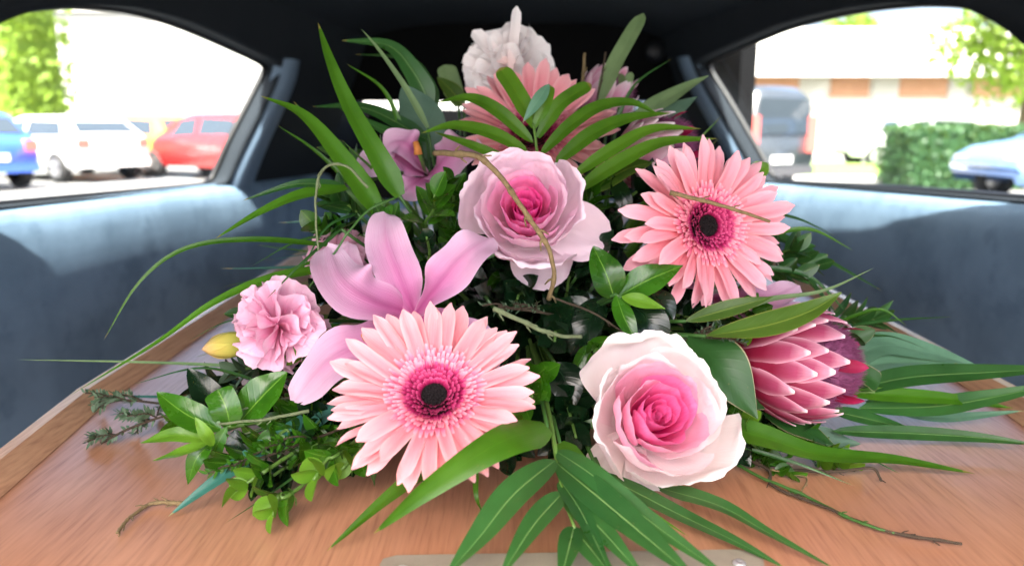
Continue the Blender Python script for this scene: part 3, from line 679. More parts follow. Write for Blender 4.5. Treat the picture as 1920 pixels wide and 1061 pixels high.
def gerbera(label, P, n, Rm, roll, mat, dish=15, n_out=24, extra=(), rdisc=.0094, seed=0, inner=0, jit=6):
    rnd = random.Random(seed); Mx = frame(P, n, roll)
    t = empty('gerbera', label=label, cat='flower', group='gerberas in the arrangement', mat=Mx)
    r0 = Rm * .26; L = Rm - r0
    vs = [petal_mesh(L, Rm * .152, seed * 10 + k, mat, curl=(-.02, .05, .10, .16, .08, .22, .0, .13)[k], cup=.12 + .07 * (k % 5)) for k in range(8)]
    for lay, (cnt, ln, el, z) in enumerate(((n_out, 1.0, dish - 6, -.002), (n_out, .97, dish + 3, .0), (inner, .72, dish + 10, .0018))):
        for k in range(cnt):
            a = 2 * math.pi * (k + (.5 if lay == 1 else 0) + rnd.uniform(-.22, .22)) / cnt
            e = R(el + rnd.uniform(-jit, jit)); sc = ln * rnd.uniform(.90, 1.05)
            o = link('petal', vs[rnd.randrange(8)], t)
            o.matrix_local = Matrix.Rotation(a, 4, 'Z') @ Matrix.Translation((r0 * .62, 0, z)) @ Matrix.Rotation(-e, 4, 'Y') @ Matrix.Rotation(rnd.gauss(0, .22), 4, 'X') @ Matrix.Rotation(rnd.gauss(0, .05), 4, 'Z') @ Matrix.Diagonal((sc * 1.10, rnd.uniform(.8, 1.15), 1, 1))
    for (a, e, sc, rx) in extra:
        o = link('petal', vs[0], t); o.matrix_local = Matrix.Rotation(R(a), 4, 'Z') @ Matrix.Translation((r0 * .62, 0, .003)) @ Matrix.Rotation(-R(e), 4, 'Y') @ Matrix.Rotation(rx, 4, 'X') @ Matrix.Diagonal((sc, 1.05, 1, 1))
    # rings of small florets round the eye
    for name, mt, rings in (('outer_florets', FLORET, ((.42, 56, .13, 30, .0075), (.37, 54, .12, 40, .0070), (.33, 52, .11, 48, .0066))), ('inner_florets', FLORET_D, ((.295, 48, .10, 54, .0060), (.26, 44, .09, 62, .0055), (.23, 40, .08, 70, .0050), (.20, 36, .065, 76, .0048)))):
        b = MB()
        for (rr, cnt, ln, el, z) in rings:
            for k in range(cnt):
                a = 2 * math.pi * (k + rnd.uniform(-.3, .3)) / cnt; d = V((math.cos(a), math.sin(a), 0)); q = V((-math.sin(a), math.cos(a), 0)); e = R(el + rnd.uniform(-12, 12))
                l = Rm * ln * rnd.uniform(.8, 1.2); w = Rm * .017; base = d * Rm * (rr - .08) + V((0, 0, z)); ax = d * math.cos(e) + V((0, 0, 1)) * math.sin(e); up = V((0, 0, 1)) * math.cos(e) - d * math.sin(e)
                rows = []; uvs = []
                for i in range(5):
                    u = i / 4; ww = w * (.55 + .9 * math.sin(math.pi * min(.92, u + .1))); c = base + ax * (l * u) + up * (-.0012 * u * u)
                    rows.append([c - q * ww + up * ww * .5, c, c + q * ww + up * ww * .5]); uvs.append([(u, 0), (u, .5), (u, 1)])
                b.grid(rows, uvs)
        tag(b.build(name, mt, t, True, True), kind='stuff')
    b = MB().lathe([(.0001, .0025), (rdisc * .4, .0028), (rdisc * .8, .0042), (rdisc * 1.05, .0048), (rdisc * 1.2, .002), (rdisc * 1.2, -.001)], 26)
    for k in range(90):
        r = rdisc * math.sqrt((k + .5) / 90); a = k * 2.39996; c = V((r * math.cos(a), r * math.sin(a), .0028 + .0018 * (r / rdisc))); s_ = rdisc * .075
        b.grid([[c + V((s_ * f * math.cos(q), s_ * f * math.sin(q), z)) for q in [j * 1.2566 for j in range(5)]] for f, z in ((1, 0), (.8, s_ * 1.4), (.05, s_ * 1.9))], None, True)
    b.build('eye', DISC, t, True, True)
    b = MB().lathe([(.003, -.016), (.008, -.014), (Rm * .24, -.004), (Rm * .26, .0)], 20); b.build('calyx', M['stem'], t, True, True)
    stem_tube(P - n * .014, n, .0028, 'stem', t, None, Mx.inverted())
    return t
P = at(815, 748, .405); gerbera('pale pink gerbera facing the open tailgate beside the low white rose', P, nrm(P, -.08, .60), .0605, .1, PINK, 17, 28, seed=1)
P = at(1320, 425, .50); gerbera('salmon pink gerbera with a thin twig lying across it', P, nrm(P, .55, .16), .0625, .3, SALMON, 16, 26, seed=2, rdisc=.0100, inner=1, jit=9, extra=((168, -16, 1.22, .3), (150, -4, 1.2, -.2), (186, -22, 1.18, .1)))
P = at(1000, 256, .605); gerbera('pink gerbera seen edge on behind the palm leaflets', P, nrm(P, -.02, .70), .071, .5, PINK, 14, 24, seed=3)

# ------------------------------------------------------------------ roses
def rose(label, P, n, roll, Rm, H, mats, seed=0, NP=30, open_=1.0, loose=(), name='rose', ruffle=1.0, flare=1.0):
    rnd = random.Random(seed); Mx = frame(P, n, roll)
    t = empty(name, label=label, cat='flower', group='roses in the arrangement', mat=Mx)
    for k in range(NP):
        f = k / (NP - 1); th = k * 2.39996 + rnd.uniform(-.2, .2)
        rim = Rm * (.05 + .92 * f ** 1.55) * rnd.uniform(.96, 1.04)
        Hk = H * (.74 + .34 * math.sin(math.pi * min(1, f * 1.05) * .58)) * rnd.uniform(.97, 1.03)
        span = R(140 - 82 * f ** .5) * rnd.uniform(.92, 1.1)
        cu = (.0 + .16 * f ** 5) * H * flare * rnd.uniform(.6, 1.3); pw = .95 - .30 * f
        tx, ty = rnd.uniform(-.12, .12) * (1 - f * .5), rnd.uniform(-.12, .12) * (1 - f * .5); pinch = rnd.uniform(-.3, .3)
        nu, nv = 28, 16; rows = []; uvs = []; sd = seed * 13 + k
        for i in range(nv + 1):
            r_ = []; u_ = []
            for j in range(nu + 1):
                s = 2 * j / nu - 1
                vm = 1 - .26 * abs(s) ** 3.2 + .05 * ruffle * f * noise.noise(V((s * 3.5, sd, .3))) + .055 * ruffle * (f ** 2) * noise.noise(V((s * 13, sd, 4.1))) - .05 * math.exp(-((s - pinch) / .12) ** 2) * f
                v = i / nv * vm
                rr = rim * (math.sin(math.pi * .5 * min(1, (v + .03) / (1.02 - .24 * max(0, f - .45) / .55))) ** pw) * (1 + .10 * (1 - f) * math.sin(math.pi * v))
                ex = max(0, (v - .80) / .20); z = Hk * v - cu * ex ** 2; rr += .10 * Rm * f ** 3 * ex ** 2
                rr += s * rim * .13 + rim * .04 * s * s
                rr += ruffle * f ** 1.2 * Rm * .085 * noise.noise(V((s * 2.4, v * 1.1, sd * 1.7))) * max(0, v - .25) * 1.6
                rr += ruffle * f ** 2 * Rm * .04 * noise.noise(V((s * 7.0, 3, sd * 1.7))) * ex
                z += ruffle * f ** 1.5 * H * .07 * ex * noise.noise(V((s * 5.0, sd, 9)))
                rr += f * .0016 * noise.noise(V((s * 5, v * 6, sd + .5)))
                a = th + s * span * (1 - .10 * v * f)
                x, y = rr * math.cos(a), rr * math.sin(a)
                r_.append(V((x + tx * Rm * .3 * v, y + ty * Rm * .3 * v, z - H * .55))); u_.append((i / nv, j / nu))
            rows.append(r_); uvs.append(u_)
        MB().grid(rows, uvs).build('petal', mats[min(6, int(f * 6.99))], t, True, True)
    for (a0, r0, ln, wd, lift, z0) in loose:      # guard petals hanging away from the cup
        a = R(a0); d = V((math.cos(a), math.sin(a), 0)); q = V((-math.sin(a), math.cos(a), 0)); rows = []; uvs = []
        for i in range(13):
            v = i / 12; w = wd * .5 * math.sin(math.pi * (.12 + .70 * v)) ** .6; r_ = []; u_ = []
            for j in range(15):
                s = 2 * j / 14 - 1; vv = v * (1 + .05 * noise.noise(V((s * 9, a0, 1))) - .16 * abs(s) ** 3)
                c = d * (r0 + ln * vv) + V((0, 0, z0 + lift * vv - .008 * vv * vv)) + q * (s * w) + V((0, 0, .006 * s * s + .004 * noise.noise(V((s * 3, v * 2, a0)))))
                r_.append(c); u_.append((v, j / 14))
            rows.append(r_); uvs.append(u_)
        MB().grid(rows, uvs).build('petal', mats[6], t, True, True)
    MB().lathe([(.003, -H * .75), (.008, -H * .66), (.010, -H * .58), (.006, -H * .52)], 14).build('receptacle', M['stem'], t, True, True)
    for k in range(5):
        a = k * 1.2566; bl = MB(); d = V((math.cos(a), math.sin(a), 0))
        blade(bl, [d * .006 + V((0, 0, -H * .6)), d * .02 + V((0, 0, -H * .62)), d * .034 + V((0, 0, -H * .72))], .009, w_lance, V((0, 0, 1)), .2, n=8, m=3, lid=False); bl.build('sepal', M['gloss'], t, True, True)
    stem_tube(P - n.normalized() * H * .6, n, .003, 'stem', t, None, Mx.inverted())
    return t
P = at(1222, 785, .425); rose('large white rose with bright pink heart low at the front', P, nrm(P, .38, .22), .4, .0435, .050, ROSE, 3, 25, loose=((205, .012, .040, .034, -.012, -.020), (250, .012, .046, .036, -.01, -.02)))
P = at(985, 400, .505); rose('lilac pink rose with deep pink heart under the bent twig', P, nrm(P, .02, .40), 1.3, .0410, .048, ROSE_L, 5, 26, loose=((-25, .018, .040, .036, -.004, -.016), (-88, .016, .046, .044, .002, -.014), (-140, .012, .036, .046, -.004, -.02)))

# ------------------------------------------------------------------ ruffled flowers (carnations, white bloom)
def ruffled(name, label, cat, P, n, Rm, mat, seed, NP=44, group=None, depth=.75, fan=(42, 66)):
    rnd = random.Random(seed); Mx = frame(P, n, rnd.random() * 6); t = empty(name, label=label, cat=cat, group=group, mat=Mx)
    for k in range(NP):
        f = (k + .5) / NP; el = math.acos(1 - f * (1 + .25)) if (1 - f * 1.25) > -1 else math.pi; az = k * 2.39996 + rnd.uniform(-.3, .3)
        d = V((math.sin(el) * math.cos(az), math.sin(el) * math.sin(az), math.cos(el) * depth)).normalized()
        a = d.orthogonal().normalized(); b = d.cross(a); ang = rnd.random() * 6.283; S = a * math.cos(ang) + b * math.sin(ang); Nn = d.cross(S)
        L = Rm * rnd.uniform(.84, 1.04); half = R(rnd.uniform(*fan)); ph = rnd.random() * 6; nu, nv = 26, 9; rows = []; uvs = []
        for i in range(nv + 1):
            r_ = []; u_ = []
            for j in range(nu + 1):
                s = 2 * j / nu - 1; v = i / nv
                ln = L * v * (1 - .10 * s * s + (.022 * ((j % 3) - 1) * (1 if (j // 3) % 2 else .6) + .05 * noise.noise(V((s * 4, k, seed))) if i == nv else .04 * noise.noise(V((s * 4, k, seed))) * v))
                c = d * (ln * math.cos(s * half)) + S * (ln * math.sin(s * half) * .95)
                c += Nn * (Rm * (.17 * math.sin(s * 3.6 + ph) + .09 * math.sin(s * 8.5 + ph * 2)) * v ** 1.5 + Rm * .20 * v * v * math.sin(ph))
                r_.append(c); u_.append((v, j / nu))
            rows.append(r_); uvs.append(u_)
        MB().grid(rows, uvs).build('petal', mat, t, True, True)
    MB().lathe([(.003, -Rm * .95), (Rm * .28, -Rm * .8), (Rm * .3, -Rm * .45), (Rm * .15, -Rm * .1)], 14).build('calyx', M['stem'], t, True, True)
    stem_tube(P - n.normalized() * Rm * .9, n, .0022, 'stem', t, None, Mx.inverted()); return t
P = at(524, 612, .47); ruffled('carnation', 'pink ruffled carnation above the glossy leaf cluster', 'flower', P, nrm(P, -.35, .15), .0300, CARN, 21, 32, 'carnations in the arrangement')
P = at(640, 495, .545); ruffled('carnation', 'streaked carnation tucked behind the front lily', 'flower', P, nrm(P, -.3, .3), .027, CARN2, 22, 26, 'carnations in the arrangement')
P = at(955, 138, .68); W_ = ruffled('white_bloom', 'ruffled white bloom with one upright petal at the very top', 'flower', P, nrm(P, .0, .25), .0430, WHITE, 23, 22, None, .8, (58, 85))
Wi = W_.matrix_world.inverted()
b = MB(); blade(b, [Wi @ at(955, 140, .655), Wi @ at(962, 80, .655), Wi @ at(969, 12, .66)], .0095, w_blunt, Wi.to_3x3() @ nrm(P, .3, 0), .35, n=12, lid=False); b.build('upright_petal', WHITE, W_, True, True)
b = MB(); blade(b, [Wi @ at(950, 120, .655), Wi @ at(920, 95, .655), Wi @ at(886, 58, .655)], .014, w_blunt, Wi.to_3x3() @ nrm(P, .3, .4), .35, n=12, lid=False); b.build('folded_petal', WHITE, W_, True, True)

# ------------------------------------------------------------------ lilies
def lily(label, base, petals, mat=None, name='lily', extras=None, stem=True):
    t = empty(name, base, label, 'flower', 'lilies in the arrangement')
    for (pts, w, fold, hint, tw) in petals:
        b = MB(); blade(b, pts, w * .82, w_lily if fold >= 0 else w_oval, hint, abs(fold), arch=.0, twist=tw, n=26, m=15, wave=.09, wavef=2.3, seed=w * 900, ridge=.14)
        o = b.build('petal', mat or LILY, t)
    if extras: extras(t)
    if stem:
        pts = spline([base, base.lerp(foam_pt(base), .5) + V((0, 0, .004)), foam_pt(base)], 10); MB().tube(pts, .003, 8).build('stem', M['stem'], t)
    return t
C0 = at(778, 590, .475)
def lp(*q):
    out = [at(*x) for x in q]
    for p in out:
        if p.x > -.33 and p.x < .38: p.z = max(p.z, .0025)
    return out
lily('large lilac pink lily opening behind the pale gerbera', C0, [
    ([C0] + lp((752, 530, .472), (725, 455, .478), (722, 398, .495)), .036, .22, None, .15),
    ([C0] + lp((700, 570, .455), (640, 530, .452), (612, 462, .475)), .046, .30, None, -.2),
    ([C0] + lp((830, 530, .458), (880, 475, .455), (924, 446, .47)), .038, .25, None, .1),
    ([C0] + lp((700, 640, .45), (620, 680, .44), (552, 752, .445)), .040, .22, None, .1),
    ([C0] + lp((850, 620, .47), (900, 650, .48), (930, 690, .49)), .034, .25, None, 0),
    ([C0] + lp((680, 560, .485), (650, 500, .50), (655, 455, .51)), .028, .25, None, 0)],
    extras=lambda t: [MB().tube(spline([C0, at(730, 615, .44), at(688, 634, .428)], 8), .0012, 6).build('stamen', M['rachis'], t), MB().tube(spline(lp((681, 626, .428), (687, 634, .427), (692, 641, .428)), 4), lambda q: .0022 - .001 * abs(q - .5), 8).build('anther', ANTHER, t)])
C1 = at(800, 330, .60)
lily('half hidden lilac lily behind the tall upright blade', C1, [
    ([C1] + lp((755, 300, .58), (720, 300, .575), (662, 318, .59)), .042, .22, None, .1),
    ([C1] + lp((770, 280, .57), (745, 270, .57), (715, 285, .575)), .036, .22, None, 0),
    ([C1] + lp((830, 310, .585), (865, 280, .58), (890, 262, .59)), .046, .2, None, 0),
    ([C1] + lp((780, 345, .575), (765, 358, .57), (745, 362, .57)), .030, .2, None, 0)],
    extras=lambda t: [MB().tube(spline([C1, at(790, 300, .565), at(783, 282, .56)], 6), .0015, 6).build('style', M['rachis'], t), MB().tube(lp((784, 290, .559), (783, 280, .558), (779, 266, .558)), lambda q: .0034 - .0012 * q, 8).build('anther', ANTHER, t)])
C2 = at(1330, 560, .55)
lily('pale pink lily peeking out beneath the salmon gerbera', C2, [
    ([C2] + lp((1390, 560, .52), (1450, 560, .515), (1500, 535, .52)), .030, .25, None, .1),
    ([C2] + lp((1300, 535, .53), (1280, 528, .53), (1250, 522, .535)), .020, .2, None, 0),
    ([C2] + lp((1400, 580, .52), (1450, 585, .515), (1510, 572, .52)), .026, .22, None, 0)])
b0, b1 = at(470, 640, .48), at(378, 655, .475)
t = empty('lily_bud', b0, 'closed yellow green lily bud beside the pink carnation', 'flower bud', 'lilies in the arrangement')
for k in range(3):
    a = k * 2.094; ax = (b1 - b0).normalized(); s1 = ax.orthogonal().normalized(); s2 = ax.cross(s1); off = s1 * math.cos(a) + s2 * math.sin(a)
    b = MB(); blade(b, [b0 + off * .005, b0.lerp(b1, .4) + off * .0085, b0.lerp(b1, .8) + off * .005, b1], .017, w_oval, off, 0, arch=.55, n=14, m=9); b.build('tepal', BUD, t)
MB().tube(spline([b0 - ax * .002, b0.lerp(foam_pt(b0), .5), foam_pt(b0)], 8), .0024, 8).build('stem', M['stem'], t)

# ------------------------------------------------------------------ proteas
def protea(label, P0, P1, Rm, mats, seed, nb=46, hairs=2200):
    rnd = random.Random(seed); ax = (P1 - P0); H = ax.length; Mx = frame(P0, ax, 0)
    t = empty('protea', label=label, cat='flower', group='proteas in the arrangement', mat=Mx)
    def prof(z): u = min(1.25, max(0, z / H)); return Rm * (math.sin(math.pi * min(.97, .12 + .62 * u)) ** .8)
    for k in range(nb):
        f = k / (nb - 1); th = k * 2.39996 + rnd.uniform(-.12, .12); z0 = -.12 * H + .38 * H * f; ln = H * (.60 + .16 * f) * rnd.uniform(.94, 1.06); wd = Rm * (.47 + .05 * math.sin(f * 3.1)) * rnd.uniform(.9, 1.08); n_, m_ = 14, 7; rows = []; uvs = []
        lay = (1 - f) * .10 * Rm + .02 * Rm
        for i in range(n_ + 1):
            u = i / n_; z = z0 + ln * u; w = wd * .5 * (.62 + .38 * math.sin(math.pi * min(1, u * .9 + .1))) * (1 if u < .55 else max(.08, 1 - ((u - .55) / .45) ** 2.0) ** .6); r_ = []; u_ = []
            for j in range(m_):
                s = 2 * j / (m_ - 1) - 1; rr = prof(z) + lay + .05 * Rm * u * u * (1 - f) + rnd.uniform(-.0001, .0001) + .06 * Rm * max(0, u - .75)
                a = th + s * w / max(rr, .3 * Rm); r2 = rr - .05 * Rm * s * s * (1 - u * .5)
                r_.append(V((r2 * math.cos(a), r2 * math.sin(a), z))); u_.append((u, j / (m_ - 1)))
            rows.append(r_); uvs.append(u_)
        MB().grid(rows, uvs).build('bract', mats[0], t, True, True)
    for k in range(6):
        th = k * 2.39996 + .4; rr = Rm * .70; b = MB(); d = V((math.cos(th), math.sin(th), 0))
        blade(b, [d * rr * .9 + V((0, 0, H * .75)), d * rr + V((0, 0, H * .98)), d * rr * 1.02 + V((0, 0, H * 1.12))], Rm * .24, w_oval, d, .3, n=8, m=5, lid=False); b.build('inner_bract', mats[1], t, True, True)
    b = MB().lathe([(Rm * .75, H * .3), (Rm * .82, H * .6), (Rm * .74, H * .85), (Rm * .45, H * 1.02), (.0005, H * 1.08)], 26)
    for k in range(hairs):
        f = (k + .5) / hairs; r = Rm * .84 * math.sqrt(f); a = k * 2.39996; d = V((math.cos(a), math.sin(a), 0)); z = H * (1.05 - .30 * f ** 1.5)
        p = d * r + V((0, 0, z - .004)); tip = p + (V((0, 0, 1)) * rnd.uniform(.005, .010) * (1.2 - .6 * f) + d * .003 * f + V((rnd.gauss(0, .0018), rnd.gauss(0, .0018), 0))); q = V((-d.y, d.x, 0)) * .0005
        b.tri(p - q, p + q, tip); q = d * .0005; b.tri(p - q, p + q, tip)
    tag(b.build('flower_hairs', HAIR, t, True, True), kind='stuff')
    stem_tube(P0, ax.normalized(), .0045, 'stem', t, None, Mx.inverted()); return t
protea('crimson pink protea with silver tipped bracts lying on its side', at(1385, 672, .475), at(1592, 690, .455), .0335, (BRACT, BRACT2), 31)
protea('mauve pink protea half hidden behind the salmon gerbera', at(1165, 315, .60), at(1292, 262, .585), .030, (BRACT3, BRACT2), 32, 32, 600)
protea('pale protea poking up behind the top palm leaflets', at(1110, 215, .70), at(1165, 145, .70), .026, (BRACT3, BRACT3), 33, 28, 500)

# ------------------------------------------------------------------ foliage tables
def px_w(w, pts): return w * (sum(p[2] for p in pts) / len(pts)) / FPX
def leaf_thing(name, label, mat, pts, w, prof=w_grass, cat='leaf', group=None, root_to_foam=True, **k):
    P3 = lp(*pts); t = empty(name, P3[0], label, cat, group); b = MB(); blade(b, P3, px_w(w, pts), prof, **k); b.build('leaf_blade', mat, t)
    a = P3[0]; f = foam_pt(a)
    if root_to_foam: MB().tube(spline([a, a.lerp(f, .5), f], 8), lambda q: .0011 + .0008 * q, 6).build('stalk', M['stem'], t)
    return t
GB = 'strap leaves in the arrangement'
BL = [
 ('tall upright green strap leaf tapering to a thread tip', 'blade', [(750, 368, .505), (712, 300, .50), (655, 200, .505), (618, 112, .51), (596, 42, .52)], 46, {}),
 ('broad strap leaf arching over the left window pillar', 'blade', [(712, 402, .51), (645, 305, .50), (570, 218, .495), (488, 180, .49)], 52, {}),
 ('dark strap leaf bending over beside the thin pale spike', 'palm', [(806, 195, .64), (775, 135, .64), (728, 86, .645), (640, 76, .66)], 44, {}),
 ('narrower dark strap leaf curving beneath its twin at the top', 'palm', [(815, 200, .66), (793, 145, .66), (762, 112, .66), (665, 102, .67)], 34, {}),
 ('thin pale spike leaf leaning over the dark strap leaves', 'gum', [(802, 240, .59), (762, 168, .585), (715, 100, .58), (677, 54, .58)], 15, {}),
 ('short strap leaf reaching out above its longer twin on the left', 'palm', [(645, 352, .51), (560, 345, .495), (455, 376, .485)], 24, {}),
 ('long strap leaf drooping towards the padded left wall', 'blade', [(650, 352, .51), (565, 366, .49), (485, 400, .48), (403, 448, .47)], 34, {}),
 ('slender strap leaf arching far out over the left moulding', 'blade', [(640, 462, .52), (480, 449, .48), (350, 465, .465), (262, 528, .455), (194, 638, .455)], 13, {}),
 ('long strap leaf crossing the moulding under the slender arch', 'blade', [(640, 500, .50), (510, 522, .475), (400, 568, .465), (290, 645, .465), (130, 742, .475)], 24, {}),
 ('thread thin leaf lying flat across the left moulding', 'gum', [(560, 692, .50), (300, 680, .50), (30, 674, .51)], 8, {}),
 ('dark narrow leaf lying under the grey heath sprig', 'teal', [(600, 730, .49), (400, 744, .52), (190, 742, .55)], 16, {}),
 ('widest bright strap leaf crossing under the pale gerbera', 'blade', [(1026, 800, .395), (935, 830, .362), (800, 918, .350), (700, 1000, .356)], 80, dict(fold=.14, arch=.25)),
 ('slim bright strap leaf with hair tip beneath the pale gerbera', 'blade', [(880, 820, .42), (790, 885, .395), (705, 952, .38), (612, 1036, .372)], 48, {}),
 ('teal strap leaf lying across the lid by the lime sprigs', 'teal', [(640, 760, .455), (490, 845, .43), (400, 905, .415), (315, 968, .405)], 50, {}),
 ('green strap leaf beside the rose folded over the palm frond', 'blade', [(1050, 830, .41), (1105, 885, .385), (1200, 990, .372)], 38, dict(fold=.1)),
 ('long strap leaf trailing from the white rose to the plate', 'palm', [(1130, 890, .42), (1270, 962, .395), (1380, 1015, .372), (1475, 1066, .355)], 38, {}),
 ('outer strap leaf trailing past the corner of the plate', 'palm', [(1240, 915, .42), (1350, 948, .395), (1440, 998, .378), (1570, 1070, .356)], 40, {}),
 ('tiny pointed leaf tip beside the trailing strap leaves', 'blade', [(1120, 880, .41), (1205, 948, .395), (1292, 1006, .38)], 12, {}),
 ('bright strap leaf pointing away from the white rose', 'blade', [(1345, 795, .45), (1440, 822, .44), (1540, 852, .44), (1680, 862, .45), (1830, 888, .455)], 54, {}),
 ('wispy leaf hanging behind the salmon gerbera', 'palm', [(1430, 430, .62), (1530, 478, .62), (1655, 546, .63)], 26, {}),
 ('fine wispy leaf above the wispy pair by the right wall', 'palm', [(1430, 395, .62), (1500, 412, .62), (1565, 442, .63)], 10, {}),
 ('dim wispy leaf bending down beside the right wall', 'palm', [(1430, 470, .64), (1510, 520, .64), (1570, 590, .64)], 26, {}),
 ('thin grey leaf curving up over the crimson protea', 'gum', [(1400, 575, .49), (1450, 560, .485), (1545, 545, .48), (1640, 502, .48)], 14, {}),
 ('hair thin leaf floating above the right moulding', 'palm', [(1590, 612, .53), (1680, 600, .53), (1785, 594, .54)], 9, {}),
 ('short dark strap leaf over the left lily shoulder', 'palm', [(800, 262, .62), (690, 205, .62), (585, 200, .64)], 34, {}),
 ('second dark strap leaf under the left lily shoulder', 'palm', [(790, 275, .62), (710, 240, .62), (630, 200, .64)], 28, {}),
 ('strap leaf slanting behind the tall upright blade', 'palm', [(690, 340, .56), (620, 270, .56), (550, 190, .57)], 24, {}),
 ('small strap leaf standing on the lid beneath the pale gerbera', 'palm', [(700, 860, .42), (700, 885, .42), (702, 912, .43)], 18, {}),
 ('narrow strap leaf hanging beside the palm frond', 'blade', [(892, 880, .41), (893, 930, .40), (905, 962, .405)], 12, {}),
]
for i, (label, mt, pts, w, k) in enumerate(BL):
    leaf_thing('strap_leaf', label, M[mt], pts, w, w_grass, 'leaf', GB, **({'fold': .22, 'roll': random.uniform(-.2, .2), 'twist': random.uniform(-.25, .25)} | k))

GL = 'broad leaves in the arrangement'
LV = [
 ('tall pale grey green leaf with rounded tip standing at the top', 'gum', w_blunt, [(1122, 195, .66), (1155, 118, .66), (1206, 26, .67)], 34),
 ('pointed grey green leaf reaching towards the right window', 'gum', w_lance, [(1185, 222, .63), (1258, 182, .63), (1328, 142, .63)], 44),
 ('paler grey leaf beneath the pointed one by the right window', 'gumdark', w_lance, [(1170, 262, .63), (1240, 220, .635), (1308, 182, .64)], 48),
 ('short rounded grey leaf beside the pale protea', 'gum', w_blunt, [(1140, 205, .68), (1155, 170, .68), (1164, 138, .68)], 22),
 ('small upright grey leaf at the edge of the pale protea', 'gum', w_blunt, [(1160, 200, .68), (1172, 170, .68), (1184, 136, .68)], 16),
 ('wide slate coloured leaf left of the edge on gerbera', 'gumdark', w_oval, [(800, 300, .63), (790, 225, .63), (755, 160, .635)], 84),
 ('rounded grey leaf beside the white bloom', 'gum', w_blunt, [(860, 200, .70), (846, 160, .70), (834, 122, .70)], 38),
 ('green leaf in front of the rounded grey leaf', 'lance', w_oval, [(870, 200, .69), (848, 172, .69), (820, 145, .69)], 34),
 ('small lime leaf peeping out right of the salmon gerbera', 'lime', w_oval, [(1400, 330, .62), (1425, 318, .62), (1440, 306, .62)], 34),
 ('dark rounded leaf between the palm leaflets and salmon gerbera', 'lance', w_oval, [(1110, 360, .56), (1170, 320, .56), (1226, 303, .56)], 46),
 ('long lance leaf with pale midrib over the crimson protea', 'lance', w_lance, [(1322, 630, .445), (1430, 612, .435), (1515, 585, .43), (1578, 548, .43)], 56),
 ('narrow dull leaf tucked above the long lance leaf', 'lance', w_lance, [(1285, 602, .47), (1370, 578, .465), (1450, 556, .465)], 34),
 ('large dark serrated leaf beside the white rose', 'protleaf', w_lance, [(1290, 630, .46), (1355, 690, .445), (1420, 785, .44)], 104),
 ('leathery pale edged leaf under the crimson protea', 'protleaf', w_blunt, [(1370, 665, .47), (1415, 705, .462), (1440, 765, .46)], 74),
 ('long leathery leaf under the protea pointing at the twigs', 'protleaf', w_lance, [(1430, 775, .475), (1500, 800, .47), (1572, 845, .47)], 62),
 ('rounded green leaf just past the tip of the crimson protea', 'protleaf', w_blunt, [(1590, 690, .49), (1620, 702, .49), (1648, 722, .49)], 44),
 ('grey leaf lying on the lid below the protea', 'gumdark', w_lance, [(1530, 800, .50), (1580, 830, .50), (1612, 848, .50)], 32),
 ('glossy rounded leaf standing beside the lilac rose', 'gloss', w_oval, [(1152, 560, .475), (1136, 512, .47), (1112, 462, .475)], 66),
 ('glossy pointed leaf reaching towards the salmon gerbera', 'gloss', w_lance, [(1158, 556, .475), (1215, 525, .47), (1280, 498, .475)], 60),
 ('small lime leaf in the middle of the glossy leaves', 'lime', w_lance, [(1165, 556, .462), (1205, 566, .458), (1247, 579, .458)], 30),
 ('narrow glossy leaf hanging over the white rose', 'gloss', w_lance, [(1155, 552, .465), (1172, 600, .458), (1198, 646, .455)], 40),
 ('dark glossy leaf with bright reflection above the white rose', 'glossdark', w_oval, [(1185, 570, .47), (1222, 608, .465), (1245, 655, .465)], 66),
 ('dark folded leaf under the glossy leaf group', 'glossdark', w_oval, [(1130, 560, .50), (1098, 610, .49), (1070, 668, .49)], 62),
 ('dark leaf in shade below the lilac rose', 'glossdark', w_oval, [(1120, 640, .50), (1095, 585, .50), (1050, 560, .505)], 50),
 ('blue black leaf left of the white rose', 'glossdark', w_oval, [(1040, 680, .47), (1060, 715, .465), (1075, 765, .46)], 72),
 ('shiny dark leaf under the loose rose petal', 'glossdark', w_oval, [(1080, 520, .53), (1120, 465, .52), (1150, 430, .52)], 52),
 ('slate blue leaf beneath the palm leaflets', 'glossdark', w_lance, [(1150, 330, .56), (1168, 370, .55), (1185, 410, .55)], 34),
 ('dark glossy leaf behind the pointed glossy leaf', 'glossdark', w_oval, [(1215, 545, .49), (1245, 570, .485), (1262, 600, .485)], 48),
]
for (label, mt, prof, pts, w) in LV:
    leaf_thing('broad_leaf', label, M[mt], pts, w, prof, 'leaf', GL, fold=.25, arch=.06, roll=random.uniform(-.25, .25), twist=random.uniform(-.3, .3), wave=.03, wavef=1.5, seed=w, jag=.10 if 'serrated' in label else 0)

